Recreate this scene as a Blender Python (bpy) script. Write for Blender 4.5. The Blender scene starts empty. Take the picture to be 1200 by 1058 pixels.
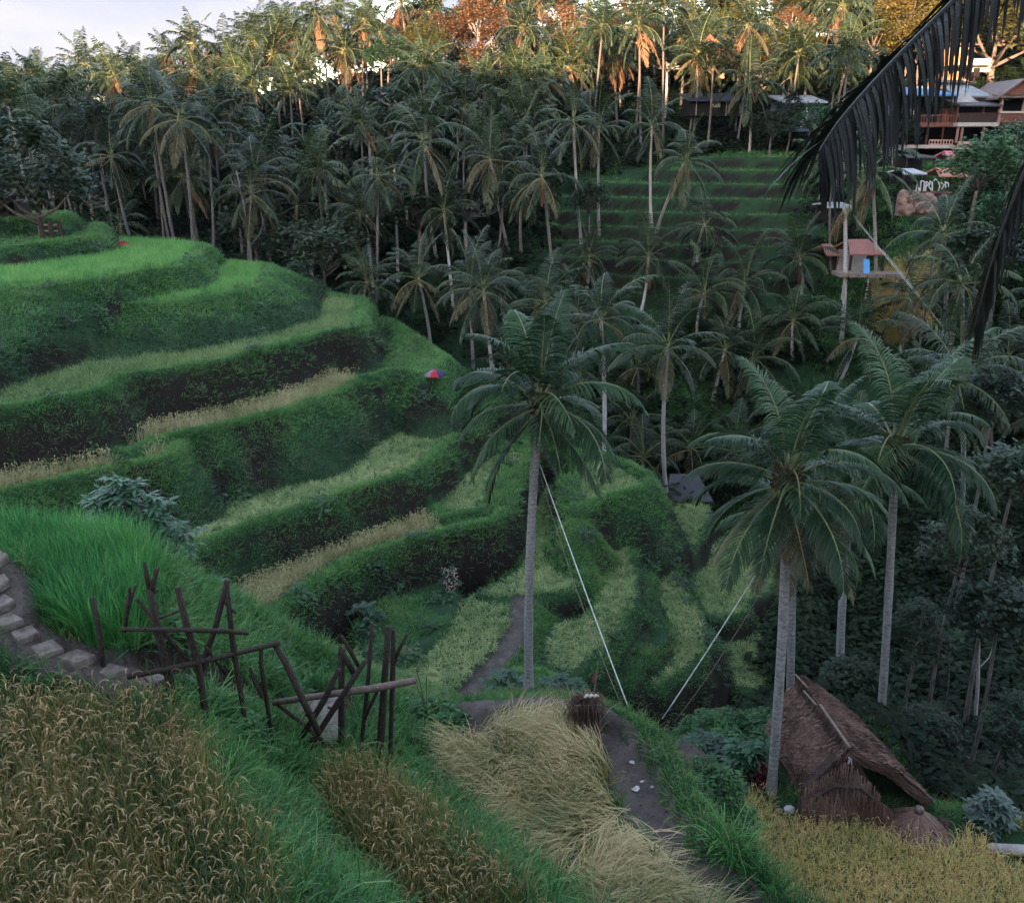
import bpy, math, random
import numpy as np
from mathutils import Vector, Matrix
from math import radians as R, sin, cos, pi

scene = bpy.context.scene
col = scene.collection
rnd = random.Random(7)
rng = np.random.default_rng(7)

# ------------------------------------------------------------------ camera
PITCH = R(19.07)
FPX = 1040.0                       # focal length in photograph pixels (1200 wide)
cam_data = bpy.data.cameras.new('camera')
cam_data.sensor_width = 36.0
cam_data.lens = 36.0 * FPX / 1200.0
cam_data.clip_start = 0.1
cam_data.clip_end = 6000
cam = bpy.data.objects.new('camera', cam_data)
cam.rotation_euler = (pi / 2 - PITCH, 0, 0)
col.objects.link(cam)
scene.camera = cam

# ------------------------------------------------------------------ sky, sun, exposure
SUN_EL, SUN_AZ = R(5.0), R(196)     # azimuth clockwise from +Y: the sun is low behind the camera
world = bpy.data.worlds.new('World')
scene.world = world
world.use_nodes = True
wn, wl = world.node_tree.nodes, world.node_tree.links
wn.clear()
w_out = wn.new('ShaderNodeOutputWorld')
w_bg = wn.new('ShaderNodeBackground')
w_bg.inputs['Strength'].default_value = 0.15
w_sky = wn.new('ShaderNodeTexSky')
w_sky.sky_type = 'NISHITA'
w_sky.sun_disc = False
w_sky.sun_elevation = SUN_EL
w_sky.sun_rotation = SUN_AZ
w_sky.altitude = 200
w_tc = wn.new('ShaderNodeTexCoord')
w_map = wn.new('ShaderNodeMapping')
w_map.inputs['Scale'].default_value = (1.0, 1.0, 3.2)
w_map.inputs['Location'].default_value = (0.35, 0.2, 0.1)
w_n1 = wn.new('ShaderNodeTexNoise')
w_n1.inputs['Scale'].default_value = 3.2
w_n1.inputs['Detail'].default_value = 7
w_n1.inputs['Roughness'].default_value = 0.55
w_n1.inputs['Distortion'].default_value = 0.25
w_rmp = wn.new('ShaderNodeValToRGB')
w_rmp.color_ramp.elements[0].position = 0.36
w_rmp.color_ramp.elements[1].position = 0.50
w_n2 = wn.new('ShaderNodeTexNoise')
w_n2.inputs['Scale'].default_value = 7
w_n2.inputs['Detail'].default_value = 5
w_cc = wn.new('ShaderNodeMix'); w_cc.data_type = 'RGBA'
w_cc.inputs['A'].default_value = (0.112, 0.134, 0.178, 1)      # grey-blue cloud base
w_cc.inputs['B'].default_value = (0.24, 0.218, 0.214, 1)      # sunlit white, a little pink
w_mx = wn.new('ShaderNodeMix'); w_mx.data_type = 'RGBA'
w_sc = wn.new('ShaderNodeMix'); w_sc.data_type = 'RGBA'; w_sc.blend_type = 'MULTIPLY'
w_sc.inputs['Factor'].default_value = 1.0
w_sc.inputs['B'].default_value = (1.0, 0.99, 1.12, 1)
wl.new(w_tc.outputs['Generated'], w_map.inputs['Vector'])
wl.new(w_map.outputs['Vector'], w_n1.inputs['Vector'])
wl.new(w_map.outputs['Vector'], w_n2.inputs['Vector'])
wl.new(w_n1.outputs['Fac'], w_rmp.inputs['Fac'])
wl.new(w_n2.outputs['Fac'], w_cc.inputs['Factor'])
wl.new(w_sky.outputs['Color'], w_sc.inputs['A'])
wl.new(w_rmp.outputs['Color'], w_mx.inputs['Factor'])
wl.new(w_sc.outputs['Result'], w_mx.inputs['A'])
wl.new(w_cc.outputs['Result'], w_mx.inputs['B'])
wl.new(w_mx.outputs['Result'], w_bg.inputs['Color'])
wl.new(w_bg.outputs['Background'], w_out.inputs['Surface'])

sun_data = bpy.data.lights.new('sun', 'SUN')
sun_data.energy = 2.0
sun_data.angle = R(0.6)
sun_data.color = (0.50, 0.30, 0.18)
sun = bpy.data.objects.new('sun', sun_data)
sun_dir = Vector((sin(SUN_AZ) * cos(SUN_EL), cos(SUN_AZ) * cos(SUN_EL), sin(SUN_EL)))
sun.rotation_euler = sun_dir.to_track_quat('Z', 'Y').to_euler()
sun.location = sun_dir * 50
col.objects.link(sun)

vs = scene.view_settings
vs.view_transform = 'Standard'
vs.look = 'None'
vs.gamma = 1.0
vs.use_curve_mapping = False
vs.exposure = 5.1
cy = scene.cycles
cy.max_bounces = 6
cy.diffuse_bounces = 3
cy.glossy_bounces = 2
cy.transmission_bounces = 3
cy.volume_bounces = 0
cy.transparent_max_bounces = 6
cy.use_denoising = True
cy.sample_clamp_indirect = 4.0

# ------------------------------------------------------------------ helpers
CP, SP_ = cos(PITCH), sin(PITCH)

def ray(px, py):
    a = (px - 600.0) / FPX
    b = (529.0 - py) / FPX
    return (a, CP + b * SP_, -SP_ + b * CP)

def PZ(px, py, z):
    """where the line of sight through a photograph pixel meets the level z"""
    d = ray(px, py)
    t = z / d[2]
    return (d[0] * t, d[1] * t, z)

def PD(px, py, dist):
    """the point on the line of sight at plan distance y = dist"""
    d = ray(px, py)
    t = dist / d[1]
    return (d[0] * t, dist, d[2] * t)

_H = rng.random((256, 256))
def vnoise(x, y, s=1.0, o=0):
    x = np.asarray(x, float) / s + 17.3 * o + 500.0
    y = np.asarray(y, float) / s + 9.1 * o + 500.0
    i, j = np.floor(x).astype(int), np.floor(y).astype(int)
    fx, fy = x - i, y - j
    fx = fx * fx * (3 - 2 * fx); fy = fy * fy * (3 - 2 * fy)
    i0, j0, i1, j1 = i % 256, j % 256, (i + 1) % 256, (j + 1) % 256
    a = _H[i0, j0] * (1 - fx) + _H[i1, j0] * fx
    b = _H[i0, j1] * (1 - fx) + _H[i1, j1] * fx
    return (a * (1 - fy) + b * fy) * 2 - 1

def sstep(a, b, x):
    t = np.clip((x - a) / (b - a), 0, 1)
    return t * t * (3 - 2 * t)

class MB:
    """collects shapes, links them as one mesh object"""
    def __init__(s): s.v = []; s.f = []; s.m = []
    def vert(s, p): s.v.append(tuple(p)); return len(s.v) - 1
    def face(s, idx, m=0): s.f.append(tuple(idx)); s.m.append(m)
    def poly(s, pts, m=0): s.face([s.vert(p) for p in pts], m)
    def box(s, c, d, rz=0.0, m=0, rot=None):
        M = rot or Matrix.Rotation(rz, 3, 'Z')
        n = len(s.v)
        for sx in (-1, 1):
            for sy in (-1, 1):
                for sz in (-1, 1):
                    p = M @ Vector((sx * d[0] / 2, sy * d[1] / 2, sz * d[2] / 2))
                    s.v.append((c[0] + p.x, c[1] + p.y, c[2] + p.z))
        for q in ((0, 1, 3, 2), (4, 6, 7, 5), (0, 4, 5, 1), (2, 3, 7, 6), (0, 2, 6, 4), (1, 5, 7, 3)):
            s.face([n + k for k in q], m)
    def tube(s, pts, rad, sides=6, m=0, caps=True):
        pts = [Vector(p) for p in pts]
        rad = rad if hasattr(rad, '__len__') else [rad] * len(pts)
        rings = []
        up = None
        for i, p in enumerate(pts):
            t = (pts[min(i + 1, len(pts) - 1)] - pts[max(i - 1, 0)]).normalized()
            if up is None:
                up = Vector((0, 0, 1)) if abs(t.z) < .9 else Vector((1, 0, 0))
            a = t.cross(up)
            if a.length < 1e-4: a = t.cross(Vector((0, 1, 0)))
            a.normalize(); b = a.cross(t).normalized(); up = b
            ring = []
            for k in range(sides):
                an = 2 * pi * k / sides
                ring.append(s.vert(p + (a * cos(an) + b * sin(an)) * rad[i]))
            rings.append(ring)
        for i in range(len(rings) - 1):
            for k in range(sides):
                s.face((rings[i][k], rings[i][(k + 1) % sides], rings[i + 1][(k + 1) % sides], rings[i + 1][k]), m)
        if caps:
            s.face(rings[0][::-1], m); s.face(rings[-1], m)
    def strip(s, pts, wid, side, m=0):
        """flat tapering ribbon along pts; width wid[i], laid along the vector side"""
        side = Vector(side)
        prev = None
        for p, w in zip(pts, wid):
            p = Vector(p)
            if w <= 1e-5:
                cur = (s.vert(p),)
            else:
                cur = (s.vert(p - side * w / 2), s.vert(p + side * w / 2))
            if prev is not None:
                if len(prev) == 2 and len(cur) == 2: s.face((prev[0], prev[1], cur[1], cur[0]), m)
                elif len(prev) == 2: s.face((prev[0], prev[1], cur[0]), m)
            prev = cur
    def add(s, other, M, mo=0):
        n = len(s.v)
        for p in other.v:
            q = M @ Vector(p); s.v.append((q.x, q.y, q.z))
        for f, m in zip(other.f, other.m):
            s.f.append(tuple(n + k for k in f)); s.m.append(m + mo)
    def mesh(s, name, mats, smooth=False):
        me = bpy.data.meshes.new(name)
        me.from_pydata(s.v, [], s.f)
        for m in (mats if isinstance(mats, (list, tuple)) else [mats]): me.materials.append(m)
        if s.m and max(s.m) > 0: me.polygons.foreach_set('material_index', s.m)
        if smooth: me.polygons.foreach_set('use_smooth', [True] * len(s.f))
        me.update()
        return me
    def build(s, name, mats, parent=None, smooth=False, loc=None):
        o = bpy.data.objects.new(name, s.mesh(name, mats, smooth))
        col.objects.link(o)
        if parent is not None: o.parent = parent
        if loc is not None: o.location = loc
        return o

def tag(o, label=None, cat=None, group=None, kind=None):
    if label: o['label'] = label
    if cat: o['category'] = cat
    if group: o['group'] = group
    if kind: o['kind'] = kind
    return o

def thing(name, label, cat, loc=(0, 0, 0), rz=0.0, group=None):
    o = bpy.data.objects.new(name, None)
    o.empty_display_size = 0.3
    o.location = loc; o.rotation_euler = (0, 0, rz)
    col.objects.link(o)
    return tag(o, label, cat, group)

def put(name, me, parent, loc=(0, 0, 0), rz=0.0, sc=1.0):
    o = bpy.data.objects.new(name, me)
    col.objects.link(o)
    o.parent = parent; o.location = loc; o.rotation_euler = (0, 0, rz) if not hasattr(rz, '__len__') else rz
    o.scale = (sc, sc, sc)
    return o

# ------------------------------------------------------------------ materials
def new_mat(name):
    m = bpy.data.materials.new(name); m.use_nodes = True
    n, l = m.node_tree.nodes, m.node_tree.links
    b = n['Principled BSDF']
    return m, n, l, b

def ramp(n, stops):
    r = n.new('ShaderNodeValToRGB')
    e = r.color_ramp.elements
    while len(e) < len(stops): e.new(0.5)
    for el, (p, c) in zip(e, stops):
        el.position = p; el.color = (*c, 1)
    return r

def leaf_mat(name, stops, rough=0.55, spec=0.35, trans=0.25, nscale=0.25, nmix=0.45):
    """foliage: colour varies from plant to plant (object random) and from place to place (world noise)"""
    m, n, l, b = new_mat(name)
    oi = n.new('ShaderNodeObjectInfo')
    ge = n.new('ShaderNodeNewGeometry')
    no = n.new('ShaderNodeTexNoise'); no.inputs['Scale'].default_value = nscale; no.inputs['Detail'].default_value = 3
    l.new(ge.outputs['Position'], no.inputs['Vector'])
    mr = n.new('ShaderNodeMapRange'); mr.inputs['From Min'].default_value = .3; mr.inputs['From Max'].default_value = .7
    l.new(no.outputs['Fac'], mr.inputs['Value'])
    mx = n.new('ShaderNodeMix'); mx.data_type = 'FLOAT'; mx.inputs['Factor'].default_value = nmix
    l.new(oi.outputs['Random'], mx.inputs['A']); l.new(mr.outputs['Result'], mx.inputs['B'])
    isl = n.new('ShaderNodeMath'); isl.operation = 'MULTIPLY_ADD'
    isl.inputs[1].default_value = 0.44; isl.inputs[2].default_value = -0.22
    l.new(ge.outputs['Random Per Island'], isl.inputs[0])
    ad = n.new('ShaderNodeMath'); ad.operation = 'ADD'; ad.use_clamp = True
    l.new(mx.outputs['Result'], ad.inputs[0]); l.new(isl.outputs[0], ad.inputs[1])
    r = ramp(n, stops)
    l.new(ad.outputs[0], r.inputs['Fac'])
    l.new(r.outputs['Color'], b.inputs['Base Color'])
    b.inputs['Roughness'].default_value = rough
    b.inputs['Specular IOR Level'].default_value = spec
    if trans:
        t = n.new('ShaderNodeBsdfTranslucent'); l.new(r.outputs['Color'], t.inputs['Color'])
        ms = n.new('ShaderNodeMixShader'); ms.inputs['Fac'].default_value = trans
        l.new(b.outputs[0], ms.inputs[1]); l.new(t.outputs[0], ms.inputs[2])
        l.new(ms.outputs[0], n['Material Output'].inputs['Surface'])
    return m

def rough_mat(name, c1, c2, scale=6.0, rough=0.85, bump=0.3, detail=6, stretch=(1, 1, 1), spec=0.2, c3=None, coords='Object'):
    m, n, l, b = new_mat(name)
    tc = n.new('ShaderNodeTexCoord')
    mp = n.new('ShaderNodeMapping'); mp.inputs['Scale'].default_value = stretch
    l.new(tc.outputs[coords], mp.inputs['Vector'])
    no = n.new('ShaderNodeTexNoise'); no.inputs['Scale'].default_value = scale
    no.inputs['Detail'].default_value = detail; no.inputs['Roughness'].default_value = .65
    l.new(mp.outputs['Vector'], no.inputs['Vector'])
    st = [(.32, c1), (.68, c2)] if c3 is None else [(.28, c1), (.5, c2), (.74, c3)]
    r = ramp(n, st)
    l.new(no.outputs['Fac'], r.inputs['Fac']); l.new(r.outputs['Color'], b.inputs['Base Color'])
    b.inputs['Roughness'].default_value = rough; b.inputs['Specular IOR Level'].default_value = spec
    if bump:
        bp = n.new('ShaderNodeBump'); bp.inputs['Strength'].default_value = bump; bp.inputs['Distance'].default_value = .05
        l.new(no.outputs['Fac'], bp.inputs['Height']); l.new(bp.outputs['Normal'], b.inputs['Normal'])
    return m
# ------------------------------------------------------------------ the lie of the land
# far side of the valley: height by distance, for five bearings u = x / y
_ycol = np.array([-400, -120, -75, -48, -22, -6, -1.0, 0.8, 12, 18, 25, 34, 45, 52, 60, 70, 80, 100, 120, 150, 220, 420, 1600.])
_unseen_hill = [16, 19, 19, 18.6, 6.5, -.8, -1.7, -1.7]  # unseen hill behind the camera, crest height set to shade the valley
_ucol = np.array([-0.65, -0.3, 0.0, 0.28, 0.6])
_zcol = np.array([
    _unseen_hill + [-15.5, -17, -17, -17, -16, -15.5, -12, -9.5, -8.5, -5, -1.0, 3.0, 4, 0, -20],
    _unseen_hill + [-15.5, -17, -18, -19, -19, -18, -14, -10, -8.5, -3, 2.0, 6.0, 7, 2, -20],
    _unseen_hill + [-15.5, -17, -19.5, -22, -22.5, -21, -15.5, -8.5, -4, 1.5, 7, 12, 13, 6, -20],
    _unseen_hill + [-15.5, -17.5, -20.5, -22.6, -22.8, -20, -12.5, -5.2, -1.3, 3.0, 9, 14, 16, 8, -20],
    _unseen_hill + [-15.5, -17.5, -20, -21, -19, -15, -9.5, -4.5, -0.3, 6.5, 12.5, 18, 19, 10, -20],
])

def base_z(x, y):
    u = np.clip(x / np.maximum(np.abs(y), 12.0), -0.65, 0.6)
    zs = np.stack([np.interp(y, _ycol, zc) for zc in _zcol])
    k = np.clip(np.searchsorted(_ucol, u) - 1, 0, 3)
    t = (u - _ucol[k]) / (_ucol[k + 1] - _ucol[k])
    t = t * t * (3 - 2 * t)
    idx = np.arange(x.size).reshape(x.shape)
    zf = zs.reshape(5, -1)
    z = zf[k.ravel(), idx.ravel()].reshape(x.shape) * (1 - t) + zf[k.ravel() + 1, idx.ravel()].reshape(x.shape) * t
    far = sstep(40, 60, y) + sstep(-8, -25, y)
    z = z + far * (vnoise(x, y, 13, 1) * 0.8 + vnoise(x, y, 31, 2) * 1.2)
    z = z + 1.8 * sstep(-66, -100, x) * sstep(-15, -35, y)      # unseen hill behind, raised on its left to shade the left skyline
    # stepped paddies half way up the far side
    w = sstep(0.02, 0.06, x / np.maximum(y, 1)) * sstep(.36, .31, x / np.maximum(y, 1)) * sstep(63, 65, y) * sstep(84, 81, y)
    zz = z + vnoise(x, y, 9, 3) * .5
    st = 1.05
    q = np.floor(zz / st); fr = zz / st - q
    zq = st * (q + sstep(.72, .98, fr)) - vnoise(x, y, 9, 3) * .1
    return z * (1 - w) + zq * w

def crm(pts, n=4, closed=False):
    """round off a line of points"""
    P = [np.array(p, float) for p in pts]
    out = []
    N = len(P)
    for i in range(N if closed else N - 1):
        p1, p2 = P[i], P[(i + 1) % N]
        p0 = P[i - 1] if (closed or i > 0) else p1
        p3 = P[(i + 2) % N] if (closed or i + 2 < N) else p2
        for k in range(n):
            t = k / n
            out.append(0.5 * ((2 * p1) + (p2 - p0) * t + (2 * p0 - 5 * p1 + 4 * p2 - p3) * t * t + (3 * p1 - p0 - 3 * p2 + p3) * t ** 3))
    if not closed: out.append(P[-1])
    return np.array(out)

def in_poly(x, y, P):
    c = np.zeros(x.shape, bool)
    xj, yj = P[-1]
    for xi, yi in P:
        cond = ((yi > y) != (yj > y))
        with np.errstate(divide='ignore', invalid='ignore'):
            xx = (xj - xi) * (y - yi) / (yj - yi + 1e-12) + xi
        c ^= cond & (x < xx)
        xj, yj = xi, yi
    return c

def seg_dist(x, y, P, closed, Z=None):
    best = np.full(x.shape, 1e9); bz = np.zeros(x.shape)
    n = len(P)
    for i in range(n if closed else n - 1):
        a, b = P[i], P[(i + 1) % n]
        dx, dy = b[0] - a[0], b[1] - a[1]
        t = np.clip(((x - a[0]) * dx + (y - a[1]) * dy) / (dx * dx + dy * dy + 1e-12), 0, 1)
        d = np.hypot(x - a[0] - t * dx, y - a[1] - t * dy)
        if Z is not None:
            zz = Z[i] * (1 - t) + Z[(i + 1) % n] * t
            bz = np.where(d < best, zz, bz)
        best = np.minimum(best, d)
    return best, bz

LAYERS = []      # flat terraces: (name, level, bank slope, outline)
RIDGES = []      # bunds, spurs and paths: (name, line, heights, half width, slope)

DROP = dict(T0=.9, T0b=1.1, T1=3.2, T2=2.0, T3=2.5, T4=2.7, T4b=2.6, T5=1.8, T5b=1.5, T6=1.4, T7=.8, T8=2.5, U0=1.3, U1=3.4, M1=.8, M2=1.3, G1=1.0, M4=1.3, N1=2.6, N2=3.2, N4=1.3, slab=1.4)
def terrace(name, z, slope, lip, close=(), plan0=(), bund=0.13):
    L = crm([PZ(px, py, z)[:2] for px, py in lip], 4, closed=not (close or plan0))
    P = np.array(list(plan0) + [tuple(p) for p in L] + list(close), float)
    LAYERS.append(dict(name=name, z=z, slope=slope, P=P, lip=L, closed=not (close or plan0), bund=bund))

def ridge(name, pts, half, slope, plan=False):
    W = np.array([p if plan else PZ(*p) for p in pts], float)
    W = crm(W, 3)
    RIDGES.append(dict(name=name, P=W[:, :2], Z=W[:, 2], half=half, slope=slope))

# the terraced hill on the left, top to bottom (photograph pixels on a known level)
terrace('T0', -4.2, 1.6, [(-80, 264), (0, 262), (35, 260), (58, 261)], [(-28, 58), (-70, 60), (-70, 51)])
terrace('T0b', -5.0, 1.4, [(-80, 300), (0, 294), (50, 288), (95, 283), (112, 280)], [(-27, 60), (-70, 62), (-70, 45)])
terrace('T1', -6.0, .46, [(-100, 350), (0, 343), (60, 338), (110, 333), (150, 325), (200, 317), (222, 313), (226, 309)], [(-19, 56), (-30, 62), (-75, 64), (-75, 36)])
terrace('T2', -7.2, .68, [(120, 366), (145, 362), (185, 360), (230, 354), (270, 347), (300, 340), (312, 336)], [(-15, 56), (-30, 64), (-45, 55), (-20, 45)])
terrace('T3', -9.0, 2.1, [(-100, 495), (0, 482), (60, 474), (115, 462), (150, 443), (200, 436), (270, 424), (330, 408), (385, 391), (418, 389), (422, 386)], [(-9, 54), (-25, 66), (-80, 68), (-80, 30)])
terrace('T4', -11.0, 1.45, [(150, 535), (190, 518), (240, 508), (300, 494), (350, 481), (400, 461), (440, 443), (465, 436), (490, 441), (502, 446)], [(-3.5, 47), (-8, 58), (-30, 70), (-80, 72), (-80, 32), (-20, 34)])
terrace('T4b', -11.2, 1.5, [(-100, 600), (0, 583), (50, 573), (100, 560), (150, 549), (195, 541), (207, 532)], [(-13.2, 34.5), (-80, 38), (-80, 26)])
terrace('T5', -13.5, 2.4, [(180, 675), (215, 655), (260, 632), (300, 617), (350, 600), (420, 576), (470, 560), (505, 543), (525, 520), (545, 508), (560, 500)], [(0, 50), (-8, 62), (-40, 74), (-80, 74), (-80, 27)])
terrace('T5b', -15.0, 1.8, [(520, 612), (545, 606), (570, 600), (584, 580), (590, 560), (590, 545)], [(0, 44), (-6, 50), (-6, 40)])
terrace('T6', -15.2, 2.2, [(300, 745), (325, 722), (360, 695), (400, 668), (440, 650), (500, 632), (560, 618), (580, 614), (594, 600), (598, 580)], [(1, 44), (-10, 50), (-40, 40), (-12, 26)])
terrace('T7', -16.8, 2.0, [(445, 705), (470, 688), (525, 686), (533, 705), (515, 740), (490, 765), (455, 785), (430, 760), (425, 720)], bund=.06)
terrace('T8', -17.0, 2.0, [(485, 808), (470, 795), (500, 755), (545, 704), (575, 699), (608, 701), (612, 716), (590, 765), (545, 812), (510, 822)], bund=.05)
terrace('U0', -15.8, 2.0, [(600, 520), (640, 530), (670, 538), (684, 535), (686, 525), (680, 515)], [(3.2, 49), (-4, 50)])
terrace('U1', -15.6, 1.7, [(676, 612), (690, 600), (720, 589), (750, 582), (764, 571), (757, 561), (735, 549), (705, 538), (680, 536), (668, 555), (668, 590)], bund=.3)
terrace('M1', -16.9, 2.4, [(560, 697), (580, 704), (628, 703), (660, 697), (682, 686), (687, 668), (680, 635), (674, 608), (669, 575), (640, 572), (618, 590), (615, 650), (600, 672)], bund=.06)
terrace('M2', -17.4, 2.2, [(698, 612), (728, 604), (736, 619), (741, 648), (746, 682), (748, 702), (737, 725), (716, 755), (688, 781), (668, 793), (640, 785), (640, 758), (650, 735), (688, 722), (700, 705), (697, 684), (683, 651)], bund=.05)
terrace('G1', -18.3, 3.0, [(735, 612), (762, 618), (766, 669), (768, 692), (781, 741), (772, 760), (750, 779), (735, 800), (690, 800), (716, 760), (740, 725), (748, 690)], bund=0)
terrace('M4', -19.0, 2.2, [(758, 590), (780, 582), (815, 588), (834, 600), (826, 618), (816, 640), (800, 652), (795, 668), (802, 690), (826, 728), (832, 760), (812, 782), (784, 800), (762, 808), (734, 803), (745, 782), (768, 762), (775, 741), (764, 700), (758, 660), (758, 620)], bund=.05)
terrace('R1', -20.0, 2.2, [(812, 680), (830, 645), (870, 622), (905, 640), (905, 690), (880, 705), (872, 718), (836, 728), (818, 705)], bund=.05)
terrace('R2', -21.0, 2.2, [(848, 722), (885, 732), (900, 710), (925, 700), (930, 765), (900, 805), (862, 806), (850, 762)], bund=.05)
terrace('R3', -21.6, 2.2, [(932, 680), (968, 668), (968, 720), (940, 770), (930, 760)], bund=.05)
# the near side
terrace('N1', -7.9, 1.5, [(195, 850), (222, 872), (250, 930), (300, 1010), (345, 1080)], [(-1.6, 5), (-3, 3), (-16, 2.6), (-16, 11)], plan0=[tuple(PZ(-80, 768, -7.9)[:2]), tuple(PZ(0, 790, -7.9)[:2]), tuple(PZ(60, 805, -7.9)[:2]), tuple(PZ(120, 826, -7.9)[:2])], bund=0)
terrace('N2', -7.2, 1.5, [(-60, 660), (-40, 700), (20, 722), (80, 756), (135, 776), (170, 766), (184, 700), (180, 660), (120, 648), (0, 635), (-60, 630)], bund=.04)
terrace('slab', -9.95, 1.0, [(310, 815), (400, 812), (402, 875), (325, 872)], bund=0)
terrace('N4', -10.0, 1.0, [(345, 930), (430, 915), (485, 955), (545, 1015), (625, 1090), (480, 1110), (415, 1030)], bund=0)
terrace('N5', -11.3, 3.0, [(510, 870), (560, 845), (640, 838), (690, 850), (715, 880), (730, 930), (755, 985), (810, 1030), (880, 1085), (720, 1110), (640, 1050), (580, 990), (535, 930)], bund=0)
terrace('N6', -14.9, .7, [(850, 1060), (838, 1010), (842, 965), (862, 943), (895, 933), (1000, 938), (1100, 950), (1300, 985), (1500, 1020)], [(16, 9), (4, 10.5)], bund=.05)
LAYERS.append(dict(name='hut_pad', z=-14.9, slope=1.4, P=np.array([(4.8, 16.3), (9.8, 15.6), (9.9, 20.4), (5.6, 20.7)], float), lip=None, closed=True, bund=0))

ridge('stone_path', [(-60, 640, -6.1), (-14, 665, -6.35), (3, 690, -6.6), (10, 728, -6.85), (30, 744, -6.97), (55, 762, -7.08), (90, 771, -7.15), (128, 786, -7.32), (170, 799, -7.5), (200, 815, -8.0), (260, 830, -8.8), (330, 840, -9.9), (420, 852, -10.7), (500, 852, -11.3)], .34, 2.6)
ridge('dirt_path', [(500, 852, -11.3), (560, 841, -11.33), (620, 835, -11.36), (680, 842, -11.38), (720, 868, -11.4), (740, 905, -11.4), (762, 955, -11.4), (796, 1003, -11.4), (842, 1045, -11.4), (890, 1088, -11.4)], .46, 3.0)
ridge('bund', [(470, 850, -11.3), (505, 838, -11.15), (540, 829, -11.1), (620, 823, -11.1), (700, 829, -11.1), (752, 850, -11.1), (784, 888, -11.1), (812, 940, -11.1), (846, 985, -11.1), (893, 1035, -11.1), (943, 1085, -11.1)], .16, 3.4)
ridge('palm_mound', [(0.0, 16.6, -12.0), (0.4, 20, -14.0), (0.5, 25, -16.9)], 1.0, .8, plan=True)
ridge('spur', [(190, 665, -7.9), (250, 692, -8.9), (310, 732, -9.9), (370, 772, -10.9), (395, 800, -11.4)], .25, .8)
ridge('low_path', [(613, 704, -16.9), (603, 745, -17.0), (575, 785, -17.1), (535, 828, -17.1), (515, 855, -17.1)], .42, .9)
ridge('bund', [(676, 612, -15.4), (674, 640, -16.0), (682, 668, -16.6)], .25, 1.3)
ridge('shelf_path', [(808, 880, -12.0), (830, 904, -12.3), (844, 938, -12.6), (852, 958, -12.9)], .30, 3.2)

def land(x, y, info=False):
    x = np.asarray(x, float); y = np.asarray(y, float)
    z = base_z(x, y)
    rough = vnoise(x, y, 1.3, 4) * .10 + vnoise(x, y, .5, 5) * .05
    near = sstep(75, 60, y) * sstep(2, 5, y)
    z = z + near * (rough * 1.5)
    who = np.full(x.shape, -1); flat = np.zeros(x.shape, bool); lipd = np.full(x.shape, 9.)
    jit = vnoise(x, y, 2.6, 6) * .16 + vnoise(x, y, .8, 7) * .06
    for k, Ld in enumerate(LAYERS):
        P = Ld['P']; reach = (Ld['z'] + 27) / Ld['slope'] + 1
        bb = (x > P[:, 0].min() - reach) & (x < P[:, 0].max() + reach) & (y > P[:, 1].min() - reach) & (y < P[:, 1].max() + reach)
        if not bb.any(): continue
        xs, ys = x[bb], y[bb]
        d, _ = seg_dist(xs, ys, P, True)
        ins = in_poly(xs, ys, P)
        j = jit[bb] * np.clip(d / .3, 0, 1)
        do = np.maximum(d + j * np.clip(d, .2, 1.0), 0)
        s = Ld['slope'] * (1 + .25 * vnoise(xs, ys, 5, 8))
        if Ld['name'] == 'T1': s = s + .9 * sstep(-20, -17.5, xs)      # the long grassy slope steepens to the right
        # a bank: rounded at the lip, steep, easing out at the toe
        fall = s * (np.sqrt(do * do + .02) - .14)
        dr = DROP.get(Ld['name'], 9.)
        fall = fall + np.maximum(fall - dr, 0) * 4
        out = Ld['z'] + Ld['bund'] * 1.25 - fall + rough[bb] * np.clip(do, 0, 1.2) * .9
        inn = Ld['z'] + Ld['bund'] * 1.25 * np.exp(-(np.minimum(d, 9) / .48) ** 4) + rough[bb] * .12
        zl = np.where(ins, inn, out)
        zb = z[bb]; win = zl > zb
        z[bb] = np.where(win, zl, zb)
        w = who[bb]; w[win] = k; who[bb] = w
        f = flat[bb]; f[win] = ins[win]; flat[bb] = f
        q = lipd[bb]; q[win] = d[win]; lipd[bb] = q
    rid = np.full(x.shape, -1)
    for k, Rd in enumerate(RIDGES):
        P = Rd['P']; reach = (Rd['Z'].max() + 24) / Rd['slope'] + 1
        bb = (x > P[:, 0].min() - reach) & (x < P[:, 0].max() + reach) & (y > P[:, 1].min() - reach) & (y < P[:, 1].max() + reach)
        if not bb.any(): continue
        xs, ys = x[bb], y[bb]
        d, zr = seg_dist(xs, ys, P, False, Rd['Z'])
        do = np.maximum(d - Rd['half'], 0)
        zl = zr - Rd['slope'] * (np.sqrt(do * do + .02) - .14) + rough[bb] * np.clip(do, 0.1, 1.0) * .8
        zb = z[bb]
        # paths are cut or raised to their own level; bunds only add
        if Rd['name'].endswith('path'):
            on = d < Rd['half']
            zl = np.where(on, zr + rough[bb] * .12, zl)
            win = on | (zl > zb)
        else:
            win = zl > zb
        z[bb] = np.where(win, zl, zb)
        w = rid[bb]; w[win] = -1; w[win & (d < Rd['half'] + .06)] = k; rid[bb] = w
        f = flat[bb]; f[win] = False; flat[bb] = f
        w = who[bb]; w[win] = 100 + k; who[bb] = w
    return (z, who, flat, lipd, rid) if info else z

def lz(x, y):
    return float(land(np.array([float(x)]), np.array([float(y)]))[0])

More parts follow.
